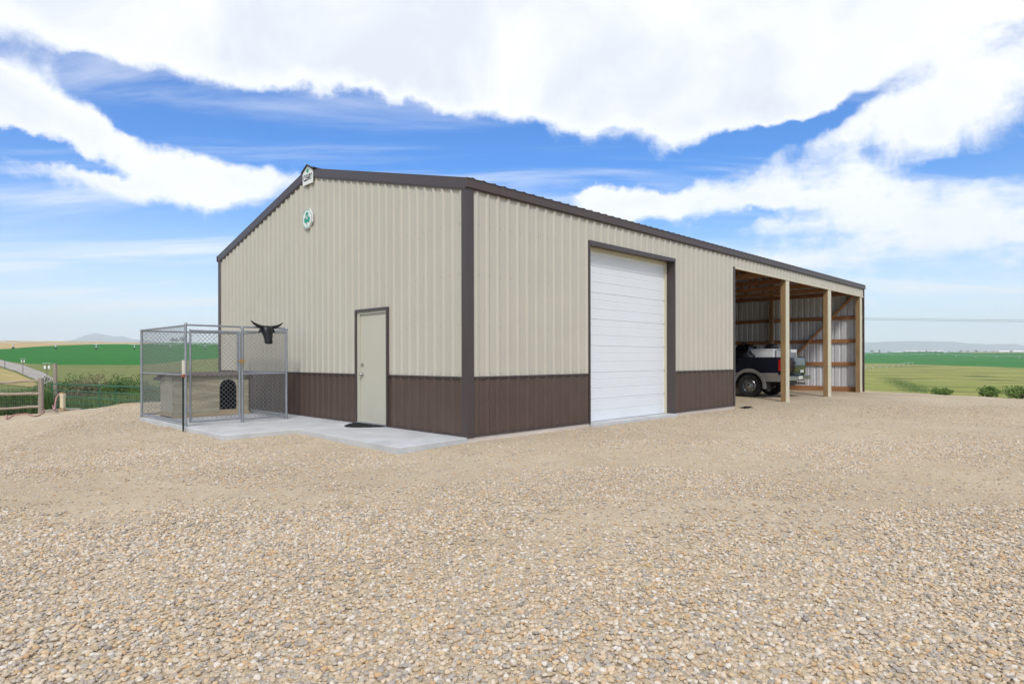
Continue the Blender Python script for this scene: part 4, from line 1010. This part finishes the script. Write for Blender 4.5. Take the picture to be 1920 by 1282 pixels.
xb0, _ = in_bed(1418, 660, .45); xb1, _ = in_bed(1378, 660, .45); _, zbt = in_bed(1398, 649, .45)
bag('trash_bag', (xb0 + xb1) / 2 + .05, .45, .752, (xb1 - xb0) / 2 + .08, .36, (zbt - .752) / 1.82, 'large black trash bag bulging over the front of the truck bed', 2.0)
xw0, _ = in_bed(1456, 660, .40); xw1, _ = in_bed(1412, 660, .40); _, zwt = in_bed(1430, 654.5, .40)
wb = empty('white_box', tr.matrix_basis @ Vector((0, 0, 0)), BR + R(90), 'long white enamel box lying in the truck bed beside the trash bag', 'box')
MB().box(xw0 + .02, xw1, .02, .60, .752, zwt - .05, b=.008).build('body', M_boxw, wb); MB().box(xw0 + .01, xw1 + .01, .01, .61, zwt - .049, zwt, b=.008).build('lid', M_boxw, wb)
xg0, _ = in_bed(1472, 660, .30); xg1, _ = in_bed(1457, 660, .30)
gb = empty('grey_cabinet', tr.matrix_basis @ Vector((0, 0, 0)), BR + R(90), 'grey metal cabinet behind the white box at the tailgate', 'cabinet')
MB().box(xg0, xw0 - .01, -.2, .50, .752, zwt - .02, b=.006).build('body', M_boxg, gb); MB().box(xg0 + .03, xw0 - .04, .501, .506, .80, zwt - .06).build('panel', M_galv, gb)
xs0, _ = in_bed(1487.5, 660, -.55); xs1, _ = in_bed(1470, 660, -.55); _, zst = in_bed(1484, 655, -.55)
wc = empty('white_appliance', tr.matrix_basis @ Vector((0, 0, 0)), BR + R(90), 'upright white appliance with slatted grey side at the tailgate', 'appliance')
MB().box(xs0, xs1, -.86, -.30, .752, zst, b=.012).build('body', M_boxw, wc); MB().box(xs0 - .006, xs0 - .001, -.80, -.36, .80, zst - .10).build('grille', M_boxg, wc)
for k in range(6): MB().box(xs0 - .014, xs0 - .0065, -.79, -.37, .83 + k * .07, .85 + k * .07).build('slat', M_boxw, wc)
xk, zk = in_bed(1447, 650, .25)
bag('black_sack', xk, .25, zwt + .002, .20, .16, .075, 'small crumpled black sack lying on top of the white box', 5.0, 'sack')
# scrap of dark sheet on the ground by the wall end
q = barn_pt(9.25, -.12, .012)
ds = empty('scrap_sheet', (q.x, q.y, yard_h(q.x, q.y) + .006), BR, 'scrap of dark rubber sheet on the gravel by the bay', 'scrap')
MB().prism([(-.22, -.10), (.10, -.16), (.28, -.02), (.16, .12), (-.10, .10)], 0, .010).build('sheet', M_rubber, ds); MB().prism([(-.05, -.09), (.16, -.08), (.12, .05), (-.02, .03)], .011, .03).build('fold', M_rubber, ds)

# ================================================================== left edge of the yard: fence, gate, standpipe, hose
def ypt(px, py, y0=8.0): return hit(px, py, yard_h, y0, 60)
FD = 24.6
def gz(x, y): return yard_h(x, y)
fen = empty('rail_fence', (0, 0, 0), 0, 'weathered wooden pole fence with three rails at the yard edge', 'fence')
def fpost(px, ytop, D, w):
    p = at_depth(px, ytop, D); g_ = gz(p.x, p.y)
    return MB().tube([(p.x, p.y, g_ - .3), (p.x + .01, p.y, (g_ + p.z) / 2), (p.x, p.y, p.z)], [w, w * .95, w * .9], 12), p
mb, fp = fpost(76.5, 708.5, FD, .100); mb.build('post', M_rough, fen, True)
mb, fp2 = fpost(-110, 711, FD - .6, .100); mb.build('post', M_rough, fen, True)
for (ya, yb), rr_ in (((713.5, 717), .045), ((738, 738.5), .058), ((762, 766), .050)):
    a, b = at_depth(74, ya, FD - .05), at_depth(-112, yb + (yb - ya) * 1.6, FD - .65)
    n = 9; MB().tube([a.lerp(b, k / n) + Vector((0, 0, .012 * math.sin(k * 1.7))) for k in range(n + 1)], [rr_ * (1 + .06 * math.sin(k * 2.1)) for k in range(n + 1)], 10).build('rail', M_roughx, fen, True)
mb = MB(); a, b = at_depth(74, 740, FD + .12), at_depth(-112, 740, FD - .48); zlo, zhi = at_depth(40, 772, FD).z, at_depth(40, 714, FD).z
for k in range(44):
    p = a.lerp(b, k / 43); mb.tube([(p.x, p.y, zlo), (p.x, p.y, zhi)], .0028, 3, False)
for k in range(10):
    z = zlo + (zhi - zlo) * k / 9; mb.tube([(a.x, a.y, z), (b.x, b.y, z)], .0028, 3, False)
mb.build('wire_mesh', M_wire, fen, kind='stuff')
mb, p = fpost(103, 681, 26.6, .085); tpst = mb.build('gate_post', M_rough, None, True); tag(tpst, 'tall weathered wooden post at the hinge end of the green gate', 'post')
# green tube gate
M_ggate = pmat('green_gate_paint', (.012, .12, .055), .45, 0, .2, 3)
ga, gb_ = at_depth(97, 719.5, 26.0), at_depth(330, 726.5, 21.6); ztop = ga.z; zbot = at_depth(97, 762, 26.0).z
gg = empty('green_gate', (ga.x, ga.y, zbot - .2), 0, 'green tubular steel farm gate at the left yard edge', 'gate')
off = Vector((ga.x, ga.y, zbot - .2))
def gpnt(t, z): p = ga.lerp(gb_, t); return Vector((p.x, p.y, z)) - off
for z in (ztop, ztop - .26, (ztop + zbot) / 2 - .04, zbot + .2, zbot): MB().tube([gpnt(0, z), gpnt(1, z)], .024 if z in (ztop, zbot) else .018, 8).build('rail', M_ggate, gg, True)
for t in (0, .43, .44 + .12, 1): MB().tube([gpnt(t, zbot), gpnt(t, ztop)], .024 if t in (0, 1) else .018, 8).build('stile', M_ggate, gg, True)
mb = MB()
for k in range(60): mb.tube([gpnt(k / 59, zbot), gpnt(k / 59, ztop - .26)], .0028, 3, False)
for k in range(1, 7): z = zbot + (ztop - .26 - zbot) * k / 7; mb.tube([gpnt(0, z), gpnt(1, z)], .0028, 3, False)
mb.build('mesh_infill', M_wire, gg, kind='stuff')
# standpipe, blocks, hose
M_pvc = pmat('cream_plastic', (.66, .58, .40), .5, 0, .05); M_hose = pmat('faded_red_hose', (.52, .25, .22), .6, 0, .12, 8); M_blk = pmat('concrete_block', (.33, .29, .24), .9, 0, .15, 10, .3, 60)
PD = 24.0
p = at_depth(117.5, 764.5, PD)
spp = empty('standpipe', (p.x, p.y, p.z), 0, 'cream plastic water standpipe on a wooden block beside the green gate', 'standpipe')
Hs = at_depth(117.5, 738, PD).z - p.z
MB().box(-.068, .068, -.068, .068, 0, Hs * .8, b=.008).build('sleeve', M_pvc, spp); MB().box(-.075, .075, -.075, .075, Hs * .8 + .002, Hs, b=.008).build('collar', M_pvc, spp)
MB().tube([(0, 0, Hs), (0, 0, Hs + .03), (-.05, -.02, Hs + .04)], .02, 8).build('spigot', M_brass, spp)
MB().box(-.10, .10, -.10, .10, -.26, -.002, b=.006).build('base_block', M_skid, spp)
q = at_depth(100, 769, PD); pv = empty('paver', (q.x, q.y, gz(q.x, q.y) - .04), R(8), 'flat worn concrete paver left of the standpipe', 'paver'); MB().box(-.24, .22, -.14, .14, 0, .17, b=.012).build('block', M_blk, pv)
q = at_depth(137, 767, PD + .15); cbk = empty('cinder_block', (q.x, q.y, gz(q.x, q.y) - .05), R(14), 'hollow concrete block right of the standpipe', 'block')
zc_ = max(.16, q.z + .02 - gz(q.x, q.y) + .05)
mb = MB(); mb.box(-.28, .28, -.12, .12, zc_ - .045, zc_); mb.box(-.28, .28, -.12, .12, 0, .04)
for x in (-.28, -.025, .23): mb.box(x, x + .05, -.119, .119, .0405, zc_ - .0455)
mb.build('shell', M_blk, cbk)
hs_ = empty('garden_hose', (0, 0, 0), 0, 'faded pink-red garden hose running from the standpipe over the gravel', 'hose')
top = Vector((p.x - .05, p.y - .02, p.z + Hs + .04))
def smooth_path(P, n=10):
    out = []
    for i in range(len(P) - 1):
        p0, p1, p2, p3 = P[max(i - 1, 0)], P[i], P[i + 1], P[min(i + 2, len(P) - 1)]
        for k in range(n):
            t = k / n; out.append(.5 * ((2 * p1) + (p2 - p0) * t + (2 * p0 - 5 * p1 + 4 * p2 - p3) * t * t + (3 * p1 - p0 - 3 * p2 + p3) * t ** 3))
    return out + [P[-1]]
def onyard(px, py): h_ = ypt(px, py); return h_ + Vector((0, 0, .022))
def lay(P, k0): return [p_ if i_ < k0 else Vector((p_.x, p_.y, max(p_.z if i_ < k0 + 14 else -9, yard_h(p_.x, p_.y) + .03))) for i_, p_ in enumerate(P)]
drop_ = [top, at_depth(110, 739.5, PD - .05), at_depth(105.5, 746, PD - .15), at_depth(103.5, 754, PD - .25), at_depth(99.5, 764, PD - .4)]
g1 = [onyard(94, 771), onyard(70, 773.5), onyard(40, 774.5), onyard(15, 776.5), onyard(-10, 778), onyard(-60, 781)]
MB().tube(lay(smooth_path(drop_ + g1), 30), .020, 8).build('hose', M_hose, hs_, 'all')
g2 = [onyard(95, 772), onyard(80, 774.5), onyard(50, 777), onyard(25, 779), onyard(12, 779.5), onyard(22, 777.5), onyard(38, 776.5)]
MB().tube(lay(smooth_path(g2), 0), .020, 8).build('loop', M_hose, hs_, 'all')

# ================================================================== shrubs and tall grass
M_leaf = [pmat('leaf_mid', (.075, .15, .03), .7, 0, .35, 6), pmat('leaf_light', (.11, .19, .04), .7, 0, .35, 6), pmat('leaf_dark', (.045, .095, .025), .7, 0, .35, 6), pmat('leaf_bright', (.13, .22, .045), .7, 0, .3, 6), pmat('leaf_dry', (.20, .18, .10), .8, 0, .3, 6)]
M_twig = pmat('twig', (.14, .105, .075), .85, 0, .3, 8)
def leaf_quad(mb, p, s, dirn):
    d = Vector(dirn).normalized(); a = d.cross(Vector((random.gauss(0, 1), random.gauss(0, 1), random.gauss(0, 1)))).normalized(); L_ = d * s; w_ = a * s * .32
    o = len(mb.v); mb.v += [tuple(p), tuple(p + L_ * .45 + w_), tuple(p + L_), tuple(p + L_ * .45 - w_)]; mb.f.append((o, o + 1, o + 2, o + 3))
def shrub(name, pos, wid, hgt, n, m, label, group, leaf=.07, parts=('foliage', 'stem')):
    o = empty(name, pos, random.uniform(0, 6), label, 'shrub', group); st = MB(); fl = MB(); tips = []
    for k in range(9):
        a = random.uniform(0, 6.28); r_ = wid * .5 * random.random() ** .5; tp_ = Vector((r_ * math.cos(a), r_ * math.sin(a), hgt * random.uniform(.6, .98) * (1 - .45 * (r_ / (wid * .5)) ** 2)))
        b_ = Vector((r_ * .15 * math.cos(a), r_ * .15 * math.sin(a), -.05)); md_ = b_.lerp(tp_, .5) + Vector((random.gauss(0, .06), random.gauss(0, .06), .05))
        st.tube([b_, md_, tp_], [.018, .011, .004], 5); tips += [(b_, md_, tp_)]
        for _ in range(3):
            s_ = md_.lerp(tp_, random.random()); e_ = s_ + Vector((random.gauss(0, .2) * wid, random.gauss(0, .2) * wid, random.uniform(.05, .25) * hgt)); st.tube([s_, e_], [.007, .003], 4); tips.append((s_, s_.lerp(e_, .5), e_))
    cl = []
    for b_, md_, tp_ in tips:
        for _ in range(3): cl.append(md_.lerp(tp_, random.random() ** .7) + Vector((random.gauss(0, .07), random.gauss(0, .07), random.gauss(0, .06))) * wid)
    for _ in range(n):
        c = random.choice(cl); d = Vector((random.gauss(0, 1), random.gauss(0, 1), random.gauss(.35, 1))); pos_ = c + d.normalized() * random.random() ** .6 * .13 * wid
        if pos_.z < .02: pos_.z = random.uniform(.02, .3)
        leaf_quad(fl, pos_, leaf * random.uniform(.6, 1.4), d + Vector((0, 0, .5)))
    fl.build(parts[0], m, o); st.build(parts[1], M_twig, o); return o
sid = 0
for px, D, top_, wid, mi, lab in ((92, 28.5, 706, 1.5, 1, 'light green shrub just right of the tall gate post'), (122, 30.5, 704, 2.0, 0, 'green leafy shrub behind the left half of the green gate'),
                                  (152, 29.2, 705, 2.0, 4, 'grey-brown dry shrub behind the middle of the green gate'), (183, 30.5, 707, 2.0, 4, 'dry twiggy shrub right of the gate stile'),
                                  (212, 30.0, 703, 1.9, 1, 'bright green shrub behind the right half of the green gate'), (242, 29.5, 706, 1.8, 0, 'green shrub just left of the kennel'),
                                  (272, 30.0, 709, 2.0, 0, 'green shrub seen through the left kennel mesh'), (135, 33.0, 701, 2.2, 0, 'taller green shrub in the second row behind the gate'), (228, 33.5, 700, 2.2, 1, 'pale green shrub in the second row near the kennel'), (88, 32, 712, 1.6, 2, 'dark shrub between the fence post and tall gate post')):
    b_ = at_depth(px, top_, D); g_ = max(terr(b_.x, b_.y), gz(b_.x, b_.y)); shrub('shrub', (b_.x, b_.y, g_), wid, max(.9, b_.z - g_), 2600, M_leaf[mi], lab, 'shrubs behind the green gate')
for px, D, top_, wid, mi, lab in ((1764, 24, 733, .6, 3, 'small bright green shrub at the far yard edge, leftmost of three'), (1857, 22, 734, .7, 3, 'green shrub at the yard edge, middle of three'), (1912, 20.5, 731, .8, 3, 'green shrub at the yard edge by the right picture border')):
    b_ = at_depth(px, top_, D); g_ = max(terr(b_.x, b_.y), gz(b_.x, b_.y)); shrub('shrub', (b_.x, b_.y, g_), wid, max(.3, b_.z - g_), 2600, M_leaf[mi], lab, 'shrubs at the right yard edge', .05)
def grass(name, n, fpos, hmin, hmax, m, label):
    mb = MB()
    for _ in range(n):
        x, y = fpos(); z = max(terr(x, y), gz(x, y)); h_ = random.uniform(hmin, hmax); a = random.uniform(0, 6.28); w_ = .012; lx, ly = random.gauss(0, .22) * h_, random.gauss(0, .22) * h_
        dx_, dy_ = w_ * math.cos(a), w_ * math.sin(a); o = len(mb.v)
        mb.v += [(x - dx_, y - dy_, z), (x + dx_, y + dy_, z), (x + lx * .4 + dx_ * .7, y + ly * .4 + dy_ * .7, z + h_ * .6), (x + lx * .4 - dx_ * .7, y + ly * .4 - dy_ * .7, z + h_ * .6), (x + lx, y + ly, z + h_)]
        mb.f += [(o, o + 1, o + 2, o + 3), (o + 3, o + 2, o + 4)]
    o = mb.build(name, m, kind='stuff'); tag(o, label, 'grass'); return o
def behind_fence():
    D = random.uniform(25.6, 30); px = random.uniform(-190, 96); r = ray(px, 700); return r.x * D, D
grass('tall_grass', 26000, behind_fence, .55, 1.25, M_leaf[0], 'tall green grass growing behind the pole fence')
def behind_gate():
    D = random.uniform(26.8, 34); px = random.uniform(96, 420); r = ray(px, 700); return r.x * D, D
grass('tall_grass', 14000, behind_gate, .4, .9, M_leaf[1], 'rough green grass growing behind the green gate')

# ================================================================== farther things
M_pole = pmat('pole_grey', (.16, .14, .12), .8, 0, .2); M_wht = pmat('white_plastic', (.78, .79, .78), .5, 0, .03)
for px, yt, yb, lab, refl in ((9, 673, 690, 'slim grey roadside post nearest the left picture border', False), (43, 672, 701, 'roadside post with two white reflectors, farther of the pair', True), (88, 680.5, 716, 'roadside post with two white reflectors above the wooden fence post', True)):
    b_ = hit(px, yb); t_ = at_depth(px, yt, b_.y); H_ = t_.z - b_.z; o = empty('roadside_post', b_, 0, lab, 'post', 'posts along the road')
    MB().tube([(0, 0, -.2), (0, 0, H_)], max(.04, .0005 * b_.y), 6).build('shaft', M_pole, o)
    if refl:
        MB().box(-.55, .55, -.03, .03, H_ - .06, H_ - .01).build('crossbar', M_galv, o)
        for s in (-1, 1): MB().box(s * .26 - .13, s * .26 + .13, -.035, .02, H_ - .75, H_ - .35, b=.03).build('reflector', M_wht, o)
def tree(px, yb, hgt, wid, lab, group, Y=None):
    b_ = hit(px, yb) if Y is None else Vector((ray(px, yb).x * Y, Y, terr(ray(px, yb).x * Y, Y)))
    o = empty('tree', b_, random.uniform(0, 6), lab, 'tree', group); MB().tube([(0, 0, -.5), (0, 0, hgt * .5), (.2, 0, hgt * .8)], [hgt * .03, hgt * .02, hgt * .008], 6).build('trunk', M_twig, o); fl = MB()
    lob = [(Vector((random.gauss(0, .26) * wid, random.gauss(0, .26) * wid, hgt * random.uniform(.35, .85))), wid * random.uniform(.18, .32)) for _ in range(9)]
    for _ in range(420):
        c, r_ = random.choice(lob); d = Vector((random.gauss(0, 1), random.gauss(0, 1), random.gauss(0, 1))).normalized(); leaf_quad(fl, c + d * r_ * random.random() ** .4, hgt * .09, d + Vector((0, 0, .3)))
    fl.build('crown', M_leaf[2], o)
rowy = 661.0
for i, px in enumerate((1634, 1648, 1664, 1706, 1722, 1738, 1752, 1779, 1800, 1812, 1829, 1846, 1861, 1894)):
    tree(px, 0, random.uniform(9, 15), random.uniform(10, 20), 'dark tree in the distant farmstead row, number %s from the left' % ('first second third fourth fifth sixth seventh eighth ninth tenth eleventh twelfth thirteenth fourteenth'.split()[i]), 'trees beyond the green field', 2780 + random.uniform(0, 120))
for i, px in enumerate((322, 331, 343)):
    tree(px, 0, random.uniform(6, 9), random.uniform(8, 12), 'small dark tree on the stubble crest seen through the kennel, %s of three' % ('left middle right'.split()[i]), 'trees on the left crest', 960)
M_fwall = pmat('shed_wall', (.40, .38, .36), .7); M_froof = pmat('shed_roof', (.70, .71, .72), .45); M_fdark = pmat('shed_opening', (.03, .03, .035), .8)
def far_shed(px0, px1, Y, hgt, roofh, lab, nopen, wm=None):
    x0, x1 = ray(px0, 655).x * Y, ray(px1, 655).x * Y; xc = (x0 + x1) / 2; L_ = x1 - x0; z = terr(xc, Y); o = empty('farm_shed', (xc, Y, z), 0, lab, 'shed', 'distant farm buildings')
    w_ = MB().box(-L_ / 2, L_ / 2, -9, 9, -3, hgt).build('wall', wm or M_fwall, o)
    mb = MB(); mb.v = [(-L_ / 2 - 1, -10, hgt), (L_ / 2 + 1, -10, hgt), (L_ / 2 + 1, 0, hgt + roofh), (-L_ / 2 - 1, 0, hgt + roofh), (-L_ / 2 - 1, 10, hgt), (L_ / 2 + 1, 10, hgt)]; mb.f = [(0, 1, 2, 3), (3, 2, 5, 4), (0, 3, 4), (1, 5, 2)]
    mb.build('roof', M_froof, o)
    for k in range(nopen):
        a = -L_ / 2 + L_ * (k + .15) / nopen; MB().box(a, a + L_ * .7 / nopen, -9.06, -8.9, 0, hgt * .8).build('opening', M_fdark, o)
far_shed(1672, 1690, 3000, 6, 3, 'short white-roofed shed left of the distant long dairy barn', 2)
far_shed(1696, 1768, 3050, 6, 4, 'long white-roofed barn in the middle of the distant farmstead', 7)
far_shed(1872, 1916, 2900, 8, 6, 'large white-roofed barn at the right end of the distant farmstead', 4)
far_shed(1802, 1816, 3000, 5, 3, 'small pale shed between the distant trees', 1)
far_shed(1640, 1650, 2950, 5, 3, 'small pale house at the left end of the distant farmstead', 1)
# centre-pivot irrigation machines
def pivot(A, B, n, hgt, r_, lab):
    A, B = Vector((A.x, A.y, terr(A.x, A.y))), Vector((B.x, B.y, terr(B.x, B.y))); o = empty('irrigation_pivot', A, 0, lab, 'irrigation machine', 'irrigation machines in the fields'); d = (B - A)
    def P(t): q_ = A + d * t; return Vector((q_.x, q_.y, terr(q_.x, q_.y))) - A
    pts_ = []
    for k in range(n):
        for j in range(5):
            t = (k + j / 5) / n; pts_.append(P(t) + Vector((0, 0, hgt + 1.0 * math.sin(math.pi * j / 5))))
    MB().tube(pts_ + [P(1) + Vector((0, 0, hgt))], r_, 5).build('pipe', M_galv, o)
    dn = Vector((-d.y, d.x, 0)).normalized()
    for k in range(n + 1):
        b_ = P(k / n); t_ = MB()
        for s in (-1, 1): t_.tube([b_ + Vector((0, 0, hgt)), b_ + dn * (2.2 * s) + Vector((0, 0, .5))], r_ * .8, 4)
        t_.tube([b_ + dn * 2.4 + Vector((0, 0, .6)), b_ - dn * 2.4 + Vector((0, 0, .6))], r_ * .8, 4); tw = t_.build('tower', M_galv, o)
        for s in (-1, 1):
            M_ = Matrix.Translation(b_ + dn * (2.2 * s) + Vector((0, 0, .6))) @ Matrix.Rotation(math.atan2(d.y, d.x), 4, 'Z') @ Matrix.Rotation(R(90), 4, 'X'); MB().lathe([(.001, -.2), (.55, -.2), (.65, 0), (.55, .2), (.001, .2)], 10, M_).build('wheel', M_tire, tw)
pivot(hit(1622, 692), hit(1712, 683.5), 8, 3.6, .16, 'irrigation machine with wheeled towers standing in the mown field')
pivot(hit(1560, 663.5), hit(2010, 672.5), 14, 4.2, .34, 'long irrigation machine standing across the dark green right field')
pivot(hit(-60, 652), hit(560, 656), 9, 4.0, .26, 'irrigation machine across the green field on the left')
# weedy wet patch in the mown field
def weeds():
    t = random.random(); a = (1668 + 62 * t + random.gauss(0, 6), 711 + 24 * t + random.gauss(0, 2.5)); h_ = hit(*a, None, 60); return h_.x, h_.y
wp = [weeds() for _ in range(240)]
grass('weed_patch', 9000, lambda: (lambda q_: (q_[0] + random.gauss(0, 3.0), q_[1] + random.gauss(0, 4.0)))(random.choice(wp)), .5, 1.3, M_leaf[0], 'dark green weedy patch in the mown field')
# overhead wires on two poles (one behind the barn, one beyond the picture)
def upole(px, Y, ztop, lab):
    x = ray(px, 600).x * Y; z = terr(x, Y); o = empty('utility_pole', (x, Y, z), 0, lab, 'utility pole', 'utility poles'); H_ = ztop - z
    MB().tube([(0, 0, -1), (0, 0, H_ + .6)], [.16, .11], 10).build('pole', M_rough, o); MB().box(-.06, .06, -.9, .9, H_ + .1, H_ + .22).build('crossarm', M_rough, o)
    for s in (-.8, .8): MB().lathe([(.001, .12), (.05, .10), (.06, .04), (.03, 0)], 8, Matrix.Translation((0, s, H_ + .22))).build('insulator', M_wht, o)
    return Vector((x, Y, ztop))
wa, wb_ = at_depth(1500, 594, 62), at_depth(2900, 598, 58)
upole(1500, 62, wa.z - .3, 'wooden utility pole behind the far end of the barn'); upole(2900, 58, wb_.z - .3, 'wooden utility pole beyond the right edge of the yard')
for dy_, lab, dz_ in ((0.0, 'upper of the two thin overhead wires right of the barn', 0.0), (-.9, 'lower of the two thin overhead wires right of the barn', -.22)):
    a, b = wa + Vector((0, dy_, dz_)), wb_ + Vector((0, dy_, dz_)); mb = MB(); P = []
    for k in range(31): t = k / 30; p_ = a.lerp(b, t); P.append(p_ + Vector((0, 0, -.30 * 4 * t * (1 - t))))
    tag(mb.tube(P, .014, 5).build('overhead_wire', M_pole), lab, 'wire', 'overhead wires')

# ================================================================== haze: the air itself
hz = MB().box(-27500, 27500, -27500, 27500, -80, 1500).build('haze', None); hz['kind'] = 'stuff'; tag(hz, 'thin pale summer haze filling the air over the plain', 'haze')
hm = bpy.data.materials.new('haze'); hm.use_nodes = True; N = hm.node_tree.nodes; N.clear()
pv_ = N.new('ShaderNodeVolumePrincipled'); pv_.inputs['Color'].default_value = (.80, .90, 1, 1); pv_.inputs['Density'].default_value = 6e-5; pv_.inputs['Anisotropy'].default_value = 0
ho = N.new('ShaderNodeOutputMaterial'); hm.node_tree.links.new(pv_.outputs[0], ho.inputs['Volume']); hz.data.materials.append(hm)
